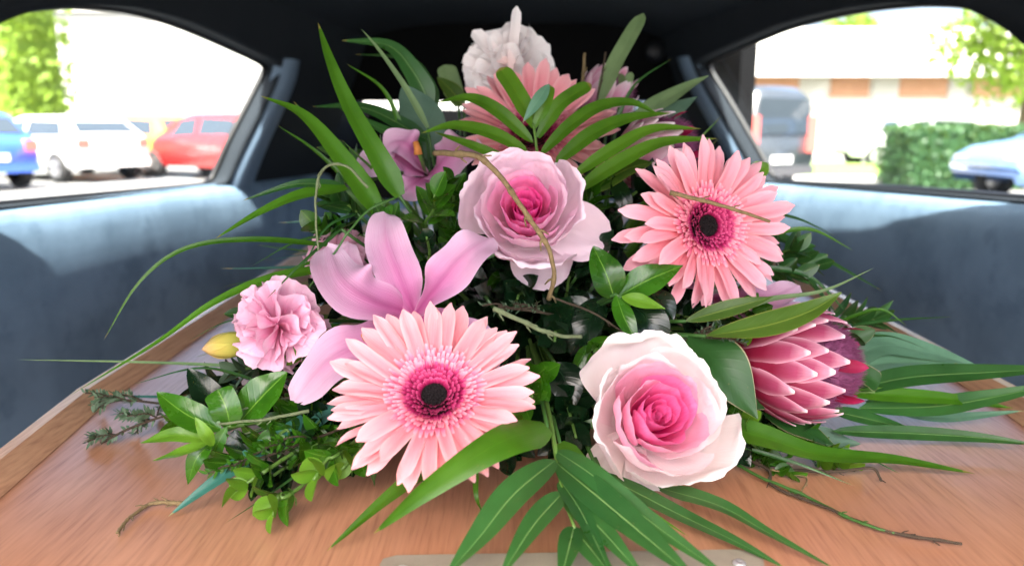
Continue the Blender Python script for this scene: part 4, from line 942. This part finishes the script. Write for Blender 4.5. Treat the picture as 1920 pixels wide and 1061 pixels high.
def frond(label, rach, leaflets, mat=None, name='palm_frond', r=.0013, foot=True):
    R3 = lp(*rach); t = empty(name, R3[0], label, 'palm frond', 'palm fronds in the arrangement')
    pts = spline(R3, 16)
    if foot: f = foam_pt(R3[0]); pts = spline([f, f.lerp(R3[0], .6) + V((0, 0, .004))] + R3, 24)
    MB().tube(pts, lambda q: r * (1.3 - .6 * q), 7).build('rachis', M['rachis'], t)
    for L in leaflets:
        (q, w, prof) = L[:3]; mt = L[3] if len(L) > 3 else (mat or M['palm']); b = MB()
        blade(b, lp(*q), px_w(w, q), prof, fold=.20, roll=random.uniform(-.15, .15), twist=random.uniform(-.15, .15), n=24, m=9); b.build('leaflet', mt, t)
    return t
frond('palm frond spilling over the name plate at the front', [(1034, 800, .415), (1045, 868, .395), (1058, 930, .375), (1078, 992, .357)], [
    ([(1041, 862, .393), (965, 925, .365), (900, 1005, .345), (835, 1080, .328)], 67, w_palm), ([(1056, 922, .377), (1000, 985, .352), (935, 1085, .326)], 51, w_palm),
    ([(1044, 868, .393), (1120, 930, .365), (1210, 1005, .342), (1310, 1090, .32)], 64, w_palm), ([(1060, 932, .375), (1120, 985, .352), (1210, 1085, .326)], 51, w_palm),
    ([(1076, 986, .358), (1066, 1030, .345), (1050, 1090, .33)], 46, w_palm), ([(1042, 845, .40), (1110, 890, .375), (1230, 985, .35), (1370, 1085, .322)], 46, w_palm), ([(1050, 900, .385), (1090, 960, .36), (1150, 1085, .326)], 40, w_palm),
    ([(1078, 992, .357), (1112, 1034, .343), (1160, 1095, .328)], 43, w_palm)])
YG = leaf_mat('palm_leaf_yellow_green', rgb(34, 84, 12), rgb(96, 146, 34), .36, .45, .3, .3, 7, .25)  # yellow-green leaf colour of the upper frond
frond('palm frond fanned out in front of the edge on gerbera', [(1008, 318, .545), (1005, 270, .545), (1000, 232, .55)], [
    ([(1003, 240, .55), (972, 180, .555), (938, 128, .565)], 35, w_blunt, YG), ([(1001, 240, .55), (1022, 195, .55), (1030, 160, .556)], 24, w_blunt, YG),
    ([(1030, 158, .552), (1008, 190, .545), (980, 230, .542)], 24, w_lance, M['palm_pale']), ([(1008, 258, .548), (1050, 196, .55), (1108, 158, .555)], 30, w_blunt, YG),
    ([(1000, 268, .545), (935, 210, .545), (880, 184, .55), (822, 192, .56)], 29, w_palm, YG), ([(990, 285, .54), (920, 250, .54), (850, 236, .545), (790, 250, .55)], 30, w_palm, YG),
    ([(1012, 292, .545), (1070, 235, .545), (1125, 200, .55), (1185, 193, .555), (1240, 218, .56)], 30, w_palm, YG), ([(1040, 308, .545), (1110, 252, .545), (1180, 222, .55), (1260, 212, .56)], 34, w_palm, YG),
    ([(1075, 330, .545), (1150, 280, .545), (1225, 242, .55), (1315, 242, .555)], 29, w_palm, YG), ([(1080, 360, .545), (1150, 312, .54), (1240, 268, .54), (1345, 260, .545)], 34, w_palm, YG),
    ([(960, 305, .55), (890, 275, .55), (815, 248, .56)], 21, w_palm, YG)])
frond('palm frond spreading flat across the right moulding', [(1500, 735, .52), (1560, 735, .515), (1640, 735, .50)], [
    ([(1560, 715, .52), (1640, 650, .545), (1740, 660, .55), (1850, 695, .56)], 62, w_palm, M['palm_pale']), ([(1580, 735, .51), (1700, 708, .505), (1850, 698, .49), (2010, 690, .48)], 48, w_palm),
    ([(1590, 738, .505), (1690, 742, .50), (1800, 750, .50), (1900, 765, .50)], 32, w_palm, M['blade']), ([(1610, 765, .51), (1750, 762, .505), (1860, 745, .49), (2000, 715, .475)], 44, w_palm),
    ([(1560, 770, .50), (1640, 788, .505), (1720, 808, .51)], 32, w_palm), ([(1560, 808, .495), (1700, 812, .495), (1830, 820, .49), (1950, 834, .48)], 30, w_palm),
    ([(1620, 752, .515), (1760, 782, .525), (1920, 770, .52)], 26, w_palm, M['palm_pale']), ([(1590, 690, .53), (1680, 680, .54), (1800, 682, .55)], 44, w_palm, M['palm_pale'])])

# ------------------------------------------------------------------ leafy sprigs
def sprig(label, tip, tail, n, ll, lw, mat, seed, cat='sprig', group='leafy sprigs in the arrangement', name='leafy_sprig', spread=1.0, prof=w_oval, r=.0012, foot=True):
    rnd = random.Random(seed); A, B = at(*tail), at(*tip); t = empty(name, A, label, cat, group)
    mid = A.lerp(B, .5) + V((rnd.uniform(-.004, .004), 0, rnd.uniform(.0, .006))); pts = [A, mid, B]
    if foot: f = foam_pt(A); pts = [f, f.lerp(A, .55)] + pts
    cl = spline(pts, 20); MB().tube(cl, lambda q: r * (1.4 - .7 * q), 6).build('stem', M['rachis'], t)
    ax = (B - A).normalized(); a0 = ax.orthogonal().normalized(); c0 = ax.cross(a0)
    for k in range(n):
        f = (k // 2 * 2 + .5) / n; base = A.lerp(mid, f * 2) if f < .5 else mid.lerp(B, f * 2 - 1); base = base.lerp(B, .1)
        th = (k % 2) * math.pi + (k // 2) * 1.57 + rnd.uniform(-.4, .4); o = a0 * math.cos(th) + c0 * math.sin(th)
        sl = ll * (1.0 - .35 * f) * rnd.uniform(.8, 1.15); d = (o * (1.0 - .5 * f) * spread + ax * (.5 + .5 * f) + V((0, 0, .15))).normalized()
        tip_ = base + d * sl; tip_.z = max(tip_.z, .003)
        b = MB(); blade(b, [base, base.lerp(tip_, .5) + ax * sl * .04, tip_], lw * rnd.uniform(.85, 1.15), prof, (ax - d * .5 + V((0, 0, .3))).normalized(), .3, n=8, m=5); b.build('leaf', M['gloss'] if (mat is M['lime'] and f < .45) else mat, t)
    return t
SP = [
 ('green sprig among the rush stems left of the pale gerbera', (545, 815, .44), (620, 780, .46), 8, .022, .011, 'gloss'),
 ('dark green sprig under the left petals of the pale gerbera', (610, 850, .43), (660, 790, .46), 8, .022, .012, 'gloss'),
 ('leafy sprig between the carnation and the glossy cluster', (585, 745, .465), (650, 710, .48), 8, .022, .012, 'gloss'),
 ('lime tipped sprig beside the glossy leaves under the lilac rose', (1115, 690, .46), (1100, 640, .49), 7, .020, .011, 'gloss'),
 ('green sprig behind the salmon gerbera by the right wall', (1490, 470, .58), (1430, 500, .60), 9, .028, .010, 'palm'),
 ('green sprig rising behind the left lily shoulder', (640, 300, .60), (700, 350, .60), 9, .030, .011, 'palm'),
 ('leafy sprig between the lilac rose and the palm leaflets', (1120, 350, .56), (1090, 420, .57), 9, .028, .013, 'gloss'),
 ('leafy sprig under the right side of the lilac rose', (1085, 500, .53), (1060, 560, .55), 9, .024, .013, 'glossdark'),
 ('lime sprig nearest the lid edge with cupped pale tip leaves', (512, 968, .392), (560, 915, .405), 8, .020, .0115, 'lime'),
 ('lime sprig between the tip sprig and the pale gerbera', (588, 900, .40), (650, 840, .42), 8, .021, .0125, 'lime'),
 ('round leaved lime sprig beside the teal strap leaf', (440, 920, .405), (520, 868, .42), 9, .018, .012, 'lime'),
 ('lime sprig touching the lower petals of the pale gerbera', (640, 880, .41), (690, 820, .43), 7, .021, .014, 'lime'),
 ('small green sprig over the stems left of the gerbera', (500, 838, .43), (570, 800, .45), 7, .017, .012, 'gloss'),
 ('dense green rosette sprig right of the pale gerbera', (998, 745, .425), (1010, 700, .46), 14, .019, .012, 'gloss'),
 ('green sprig tucked under the rosette by the wide strap leaf', (965, 790, .415), (1000, 740, .45), 8, .016, .009, 'lime'),
 ('lime sprig ending on the lid right of the white rose', (1550, 872, .462), (1470, 810, .48), 9, .020, .0125, 'lime'),
 ('lime sprig peeping between white rose and protea', (1400, 800, .45), (1360, 780, .48), 7, .018, .011, 'lime'),
 ('short lime sprig under the crimson protea', (1500, 828, .472), (1440, 800, .49), 6, .017, .011, 'lime'),
 ('green sprig standing between lily and lilac rose', (815, 365, .50), (800, 430, .53), 9, .026, .013, 'gloss'),
 ('glossy green sprig left of the lilac rose', (845, 335, .52), (840, 420, .55), 8, .022, .013, 'gloss'),
 ('small dark round leaved sprig between the two lily petals', (800, 445, .47), (810, 500, .50), 8, .016, .010, 'glossdark'),
 ('yellow green sprig below the carnation', (558, 672, .462), (620, 650, .48), 6, .018, .010, 'lime'),
 ('green sprig left of the tall upright blade', (622, 372, .52), (690, 420, .54), 9, .030, .013, 'palm'),
 ('dark sprig above the streaked carnation', (625, 425, .53), (690, 450, .55), 9, .028, .012, 'glossdark'),
 ('small lime sprig at the base of the crimson protea', (1392, 640, .455), (1360, 620, .48), 5, .013, .009, 'lime'),
]
DENSE = [  # dark sprigs here fill gaps with near-black colour in place of shade
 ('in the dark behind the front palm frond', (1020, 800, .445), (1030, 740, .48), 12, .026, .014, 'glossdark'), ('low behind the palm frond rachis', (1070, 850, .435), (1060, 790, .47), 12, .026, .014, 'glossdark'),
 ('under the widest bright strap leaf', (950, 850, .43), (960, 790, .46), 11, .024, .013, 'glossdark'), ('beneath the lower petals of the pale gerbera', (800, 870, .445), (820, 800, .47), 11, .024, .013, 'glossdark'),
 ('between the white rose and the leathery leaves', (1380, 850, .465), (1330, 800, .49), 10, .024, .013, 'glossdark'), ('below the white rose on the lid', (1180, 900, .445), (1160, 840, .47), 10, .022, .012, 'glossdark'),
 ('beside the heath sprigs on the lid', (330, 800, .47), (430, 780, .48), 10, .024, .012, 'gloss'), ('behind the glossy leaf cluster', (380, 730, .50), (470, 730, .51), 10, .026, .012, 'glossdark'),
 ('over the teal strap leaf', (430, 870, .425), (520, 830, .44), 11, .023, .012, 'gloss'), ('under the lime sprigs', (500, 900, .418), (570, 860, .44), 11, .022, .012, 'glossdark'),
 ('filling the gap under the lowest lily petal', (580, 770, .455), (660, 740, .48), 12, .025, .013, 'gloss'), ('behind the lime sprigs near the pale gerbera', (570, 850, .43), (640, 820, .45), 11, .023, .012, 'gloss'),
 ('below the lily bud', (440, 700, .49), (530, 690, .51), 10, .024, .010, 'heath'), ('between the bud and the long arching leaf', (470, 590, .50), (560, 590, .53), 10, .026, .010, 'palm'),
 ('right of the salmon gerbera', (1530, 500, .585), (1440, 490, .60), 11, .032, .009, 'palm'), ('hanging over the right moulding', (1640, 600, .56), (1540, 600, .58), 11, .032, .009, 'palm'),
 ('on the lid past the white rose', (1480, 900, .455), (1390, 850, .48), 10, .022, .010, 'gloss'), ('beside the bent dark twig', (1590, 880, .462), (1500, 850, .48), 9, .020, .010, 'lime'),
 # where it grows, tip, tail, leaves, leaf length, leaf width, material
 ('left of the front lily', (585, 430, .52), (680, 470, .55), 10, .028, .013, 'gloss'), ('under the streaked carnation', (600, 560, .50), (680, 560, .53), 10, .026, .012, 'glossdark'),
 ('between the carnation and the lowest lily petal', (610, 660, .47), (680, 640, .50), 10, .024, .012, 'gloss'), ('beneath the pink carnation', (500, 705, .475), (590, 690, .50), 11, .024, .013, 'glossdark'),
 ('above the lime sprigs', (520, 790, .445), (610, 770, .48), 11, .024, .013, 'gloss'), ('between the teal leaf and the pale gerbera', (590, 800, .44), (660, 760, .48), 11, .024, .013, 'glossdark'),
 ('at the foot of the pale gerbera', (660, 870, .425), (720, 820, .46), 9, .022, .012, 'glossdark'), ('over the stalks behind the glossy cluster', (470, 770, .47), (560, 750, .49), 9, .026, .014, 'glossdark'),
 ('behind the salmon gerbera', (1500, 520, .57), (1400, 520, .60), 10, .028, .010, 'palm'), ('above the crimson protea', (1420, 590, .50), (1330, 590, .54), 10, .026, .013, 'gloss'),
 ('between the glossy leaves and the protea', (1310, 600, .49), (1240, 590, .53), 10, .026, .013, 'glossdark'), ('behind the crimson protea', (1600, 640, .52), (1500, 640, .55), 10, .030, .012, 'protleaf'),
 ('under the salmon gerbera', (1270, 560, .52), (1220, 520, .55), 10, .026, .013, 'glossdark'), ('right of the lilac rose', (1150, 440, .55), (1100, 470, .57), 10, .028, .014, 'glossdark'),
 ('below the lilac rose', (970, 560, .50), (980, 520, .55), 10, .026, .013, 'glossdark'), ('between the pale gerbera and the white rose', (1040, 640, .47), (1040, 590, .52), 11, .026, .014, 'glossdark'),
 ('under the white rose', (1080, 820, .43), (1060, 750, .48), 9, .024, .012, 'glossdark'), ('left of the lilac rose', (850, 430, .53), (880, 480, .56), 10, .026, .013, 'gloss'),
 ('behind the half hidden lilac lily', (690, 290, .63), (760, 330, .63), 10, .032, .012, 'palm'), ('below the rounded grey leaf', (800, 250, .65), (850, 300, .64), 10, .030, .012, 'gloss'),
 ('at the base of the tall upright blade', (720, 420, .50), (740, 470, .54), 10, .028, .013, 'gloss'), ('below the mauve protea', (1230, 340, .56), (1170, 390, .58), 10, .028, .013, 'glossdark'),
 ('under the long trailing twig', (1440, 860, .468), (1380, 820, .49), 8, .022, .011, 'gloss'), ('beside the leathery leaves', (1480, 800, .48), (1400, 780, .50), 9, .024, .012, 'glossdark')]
for where, tip, tail, n, ll, lw, mt in DENSE:
    SP.append((('dark leafy sprig ' if mt == 'glossdark' else 'green leafy sprig ') + where, tip, tail, n, ll, lw, mt))
for i, (label, tip, tail, n, ll, lw, mt) in enumerate(SP): sprig(label, tip, tail, n, ll, lw, M[mt], 100 + i)

# the big glossy leaf cluster at the left, hand placed
base = (425, 800, .435)
A = at(*base); t = empty('leafy_sprig', A, 'cluster of large glossy leaves on the left of the lid', 'sprig', 'leafy sprigs in the arrangement')
MB().tube(spline([A, at(520, 785, .45), at(620, 770, .47), foam_pt(at(620, 770, .47))], 16), .0016, 7).build('stem', M['rachis'], t)
for pts, w, mt, prof in [
  ([(450, 790, .44), (490, 745, .44), (538, 697, .445)], 78, 'gloss', w_oval), ([(430, 795, .445), (392, 745, .45), (352, 690, .455)], 56, 'glossdark', w_oval),
  ([(432, 800, .435), (424, 765, .432), (408, 730, .435)], 54, 'gloss', w_blunt), ([(415, 805, .43), (352, 778, .425), (294, 735, .43)], 56, 'gloss', w_oval),
  ([(395, 825, .425), (330, 815, .42), (264, 830, .425)], 30, 'lime', w_lance), ([(392, 830, .422), (340, 848, .415), (286, 864, .42)], 26, 'lime', w_lance),
  ([(400, 835, .418), (385, 812, .412), (366, 782, .412)], 24, 'lime', w_oval), ([(398, 830, .425), (368, 860, .42), (352, 908, .425)], 34, 'gloss', w_lance),
  ([(440, 805, .43), (448, 845, .43), (440, 890, .44)], 44, 'glossdark', w_oval), ([(425, 800, .43), (400, 850, .43), (395, 890, .435)], 34, 'gloss', w_oval)]:
    b = MB(); blade(b, lp(*pts), px_w(w, pts), prof, fold=.28, roll=random.uniform(-.3, .3), wave=.02, seed=w); b.build('leaf', M[mt], t)

# grey heath sprigs: fine needles joined as one part
def heath(label, pts, n, seed, ln=.006, group='heath sprigs in the arrangement', mat='heath', side=None):
    rnd = random.Random(seed); C = spline(lp(*pts), 30); t = empty('heath_sprig', C[0], label, 'sprig', group); st = MB().tube(C, .0009, 6)
    nd = MB(); stems = [C]
    for k in range(7):
        i = rnd.randrange(8, 29); d = (C[i] - C[i - 4]).normalized() + V((rnd.uniform(-.8, .8), rnd.uniform(-.6, .6), rnd.uniform(-.25, .6))); e = C[i] + d.normalized() * rnd.uniform(.012, .026); e.z = max(.003, e.z)
        s_ = spline([C[i], C[i].lerp(e, .5) + V((0, 0, .002)), e], 10); st.tube(s_, .0006, 5); stems.append(s_)
    st.build('stem', M['twigdark'], t)
    for k in range(n):
        s_ = rnd.choice(stems); i = rnd.randrange(2, len(s_)); T = (s_[i] - s_[i - 1]).normalized(); o = V((rnd.gauss(0, 1), rnd.gauss(0, 1), rnd.gauss(0, 1))); o = (o - T * o.dot(T)).normalized()
        e = s_[i] + (o + T * .7).normalized() * ln * rnd.uniform(.6, 1.2); e.z = max(.002, e.z)
        blade(nd, [s_[i], s_[i].lerp(e, .5), e], ln * .32, w_oval, o.cross(T), .2, n=4, m=3)
    tag(nd.build('needle_leaves', M[mat], t), kind='stuff'); return t
heath('grey heath sprig with fine leaves at the far left of the lid', [(420, 770, .49), (330, 775, .50), (250, 800, .505), (190, 840, .50)], 260, 51)
heath('grey heath sprig above the far left one by the lily bud', [(440, 760, .51), (340, 760, .53), (230, 750, .54), (180, 765, .54)], 200, 52)
heath('fine heath sprig beneath the pink carnation', [(640, 730, .47), (540, 715, .48), (450, 725, .49), (390, 735, .50)], 200, 53)
heath('fine green sprig under the stems by the lime leaves', [(650, 800, .44), (540, 840, .43), (430, 880, .42)], 160, 54, mat='gloss')
heath('fine sprig above the white rose near the protea', [(1260, 650, .47), (1310, 632, .46), (1350, 640, .455)], 90, 55, .004)
heath('fine dark sprig in shade beside the pale gerbera', [(1080, 600, .50), (1010, 585, .48), (935, 575, .46)], 90, 56, .004)

# twigs
def twig(label, pts, r, mat='twig', knots=6, seed=0, foot=False, group='bare twigs in the arrangement'):
    rnd = random.Random(seed); P3 = lp(*pts); t = empty('twig', P3[0], label, 'twig', group)
    if foot: P3 = [foam_pt(P3[0])] + P3
    C = spline(P3, 50); C = [c + V((noise.noise(c * 90), noise.noise(c * 90 + V((9, 0, 0))), noise.noise(c * 90 + V((0, 9, 0))))) * .0007 for c in C]
    ks = [rnd.random() for _ in range(knots)]
    MB().tube(C, lambda q: r * (1.1 - .35 * q) * (1 + .35 * sum(math.exp(-((q - k) / .012) ** 2) for k in ks)), 8).build('branch', M[mat], t)
    for k in ks:
        i = max(1, min(49, int(k * 50))); T = (C[i + 1] - C[i - 1]).normalized(); o = V((rnd.gauss(0, 1), rnd.gauss(0, 1), rnd.gauss(0, 1))); o = (o - T * o.dot(T)).normalized()
        MB().tube([C[i], C[i] + (o * .8 + T * .6) * r * 2.2, C[i] + (o + T * 1.2) * r * 3.0], lambda q: r * (.55 - .3 * q), 6).build('bud', M[mat], t)
    return t
TW = [
 ('bent knotted twig arching down in front of the lilac rose', [(815, 287, .475), (862, 289, .455), (905, 298, .445), (950, 348, .44), (985, 398, .44), (1020, 450, .44), (1038, 505, .445), (1030, 560, .46)], .00175, 'twig', 9),
 ('straight twig lying across the salmon gerbera', [(1256, 362, .465), (1350, 384, .462), (1443, 415, .468)], .0013, 'twig', 3),
 ('lichen grey twig between the pale gerbera and white rose', [(925, 578, .43), (985, 605, .425), (1040, 627, .43), (1090, 631, .44)], .0014, 'twiggreen', 6),
 ('thin curled tendril hanging left of the tall blade', [(690, 352, .48), (650, 312, .475), (612, 312, .47), (594, 350, .465), (592, 410, .465), (597, 470, .47)], .0009, 'twiggreen', 5),
 ('long twig trailing to the right across the lid', [(1380, 850, .475), (1440, 880, .455), (1450, 918, .44), (1540, 975, .418), (1660, 1025, .392), (1800, 1042, .381)], .00095, 'twigdark', 8),
 ('second green twig running beside the long trailing twig', [(1355, 858, .475), (1420, 890, .45), (1510, 945, .428), (1610, 1000, .40), (1675, 1030, .39)], .0010, 'stem', 7),
 ('short dark twig bent down beyond the lime sprig', [(1480, 880, .46), (1560, 883, .452), (1632, 878, .45), (1648, 900, .45), (1648, 930, .448)], .0009, 'twigdark', 4),
 ('pale fine twig curling beside the trailing twigs', [(1440, 880, .46), (1490, 890, .455), (1512, 905, .45), (1500, 955, .435)], .0006, 'twig', 3),
 ('beaded dry twig curving alone on the left of the lid', [(345, 945, .42), (285, 955, .42), (245, 985, .405), (222, 1020, .39)], .0011, 'twig', 9),
 ('upright budded twig at the top beside the pale protea', [(1070, 240, .66), (1090, 165, .66), (1097, 100, .66)], .0016, 'twig', 5),
 ('thin dark twig left of the upright grey leaf', [(1110, 230, .65), (1125, 160, .65), (1136, 98, .65)], .0010, 'twigdark', 4),
 ('pale straight twig poking out under the glossy cluster', [(580, 770, .44), (500, 785, .432), (410, 795, .425)], .0010, 'twiggreen', 3),
 ('dark fine twig in the shade above the white rose', [(1040, 560, .47), (1110, 585, .465), (1165, 620, .46), (1190, 640, .46)], .0007, 'twigdark', 4),
 ('thin looping tendril over the front lily petal', [(740, 372, .49), (690, 395, .48), (650, 440, .47), (610, 500, .47), (575, 545, .475)], .0008, 'stem', 3),
]
for i, (label, pts, r, mt, k) in enumerate(TW): twig(label, pts, r, mt, k, 70 + i)
GS = 'rush stems left of the pale gerbera'
for i in range(11):
    a = i / 10; x0, y0 = 640 + random.uniform(-20, 20), 740 + 70 * a; x1, y1 = 470 + random.uniform(-70, 30), 790 + 120 * a + random.uniform(-20, 20)
    A, B = at(x0, y0, .475), at(x1, y1, .435); B.z = max(B.z, .004); A.z = max(A.z, .008)
    t = empty('rush_stem', A, 'thin green rush stem lying left of the pale gerbera', 'stem', GS)
    MB().tube(spline([foam_pt(A), A, A.lerp(B, .5) + V((0, 0, .003)), B], 14), lambda q: .0011 - .0005 * q, 6).build('stalk', M['stem'] if i % 3 else M['twiggreen'], t)

# filler sprigs, near-black leaf colour standing in for shade between the flowers
ANCHORS = [('the pale gerbera', (815, 748, .405)), ('the salmon gerbera', (1320, 425, .50)), ('the edge on gerbera', (1000, 262, .605)), ('the white rose', (1222, 785, .425)), ('the lilac rose', (985, 400, .505)), ('the carnation', (524, 612, .47)), ('the front lily', (760, 540, .47)), ('the half hidden lily', (790, 320, .60)), ('the crimson protea', (1490, 680, .465)), ('the mauve protea', (1230, 290, .59)), ('the white bloom', (955, 138, .68))]
def near(p): return min(ANCHORS, key=lambda a: (at(*a[1]) - p).length)[0]
rnd = random.Random(5)
FC = V((.012, .62, .02))
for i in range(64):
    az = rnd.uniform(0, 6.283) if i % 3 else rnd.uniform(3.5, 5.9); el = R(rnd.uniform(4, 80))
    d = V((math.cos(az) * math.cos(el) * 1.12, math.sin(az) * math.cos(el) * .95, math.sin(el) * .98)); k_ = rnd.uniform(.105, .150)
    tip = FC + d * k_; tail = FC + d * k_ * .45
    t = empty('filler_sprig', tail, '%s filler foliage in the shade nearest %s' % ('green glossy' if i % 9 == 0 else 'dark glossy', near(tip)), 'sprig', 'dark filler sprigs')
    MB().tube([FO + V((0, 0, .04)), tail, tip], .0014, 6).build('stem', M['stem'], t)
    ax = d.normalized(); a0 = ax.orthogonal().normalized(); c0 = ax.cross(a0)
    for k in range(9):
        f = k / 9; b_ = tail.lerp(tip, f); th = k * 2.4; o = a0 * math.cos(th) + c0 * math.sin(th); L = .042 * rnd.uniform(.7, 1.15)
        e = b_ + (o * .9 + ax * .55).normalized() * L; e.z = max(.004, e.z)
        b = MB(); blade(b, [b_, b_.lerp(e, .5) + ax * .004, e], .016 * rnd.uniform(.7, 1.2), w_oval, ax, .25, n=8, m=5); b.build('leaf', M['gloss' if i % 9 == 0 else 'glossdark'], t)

# fine grassy blades fanning out of the arrangement
rnd = random.Random(11)
for i in range(46):
    sd = -1 if i % 2 else 1; az = rnd.uniform(-.55, .75); el = R(rnd.uniform(4, 62)); L = rnd.uniform(.15, .235)
    d = V((sd * math.cos(az) * math.cos(el), math.sin(az) * math.cos(el), math.sin(el))); a = FC + V((sd * .04, 0, .02)); droop = rnd.uniform(.01, .07)
    b1 = a + d * L * .5 + V((0, 0, .012)); e = a + d * L + V((0, rnd.uniform(-.02, .02), -droop)); e.z = max(e.z, .02)
    t = empty('grass_blade', a, 'thin %s grassy blade fanning out past %s' % ('arching' if droop > .04 else 'straight', near(e)), 'leaf', 'grassy blades fanning out')
    b = MB(); blade(b, [a, b1, e], rnd.uniform(.004, .009), w_grass, None, .25, roll=rnd.uniform(-.6, .6), twist=rnd.uniform(-.5, .5)); b.build('leaf_blade', M[rnd.choice(('palm', 'blade', 'blade', 'teal'))], t)

# wispy thread leaves, each growing out past a neighbour one can point to
WISP = [
 ('left past the streaked carnation', [(640, 440, .54), (560, 452, .52), (470, 500, .51)], 9), ('left below the streaked carnation', [(650, 480, .53), (560, 500, .51), (455, 560, .50)], 10),
 ('up past the left window pillar', [(690, 380, .56), (600, 290, .56), (520, 235, .57)], 10), ('down beside the thin curled tendril', [(670, 400, .53), (610, 430, .51), (560, 520, .50)], 8),
 ('over the pink carnation', [(640, 430, .50), (570, 490, .47), (500, 560, .455)], 8), ('across the lily bud', [(560, 600, .48), (440, 600, .47), (350, 640, .475)], 9),
 ('over the grey heath sprigs', [(500, 720, .47), (380, 690, .47), (250, 720, .48)], 8), ('along the lid in front of the teal leaf', [(600, 860, .43), (500, 930, .41), (420, 1000, .398)], 7),
 ('right past the salmon gerbera', [(1440, 440, .57), (1520, 430, .57), (1600, 470, .58)], 10), ('right below the salmon gerbera', [(1430, 500, .57), (1520, 520, .57), (1600, 600, .58)], 11),
 ('over the right moulding', [(1560, 640, .53), (1660, 630, .53), (1740, 655, .54)], 10), ('past the tip of the crimson protea', [(1580, 600, .52), (1650, 580, .52), (1700, 610, .52)], 8),
 ('above the long trailing twig', [(1400, 840, .46), (1500, 870, .45), (1600, 910, .44)], 8), ('beside the bent dark twig', [(1450, 830, .47), (1580, 840, .465), (1690, 900, .455)], 9),
 ('up beside the tall grey green leaf', [(1150, 240, .64), (1190, 160, .64), (1260, 110, .65)], 8), ('up beside the dark strap leaves', [(760, 260, .62), (720, 170, .62), (650, 120, .63)], 10)]
for where, pts, w in WISP:
    leaf_thing('thread_leaf', 'thread thin green leaf reaching ' + where, M[random.choice(('palm', 'blade', 'palm'))], pts, w, w_grass, 'leaf', 'thread leaves', fold=.25, roll=random.uniform(-.4, .4), twist=random.uniform(-.6, .6))
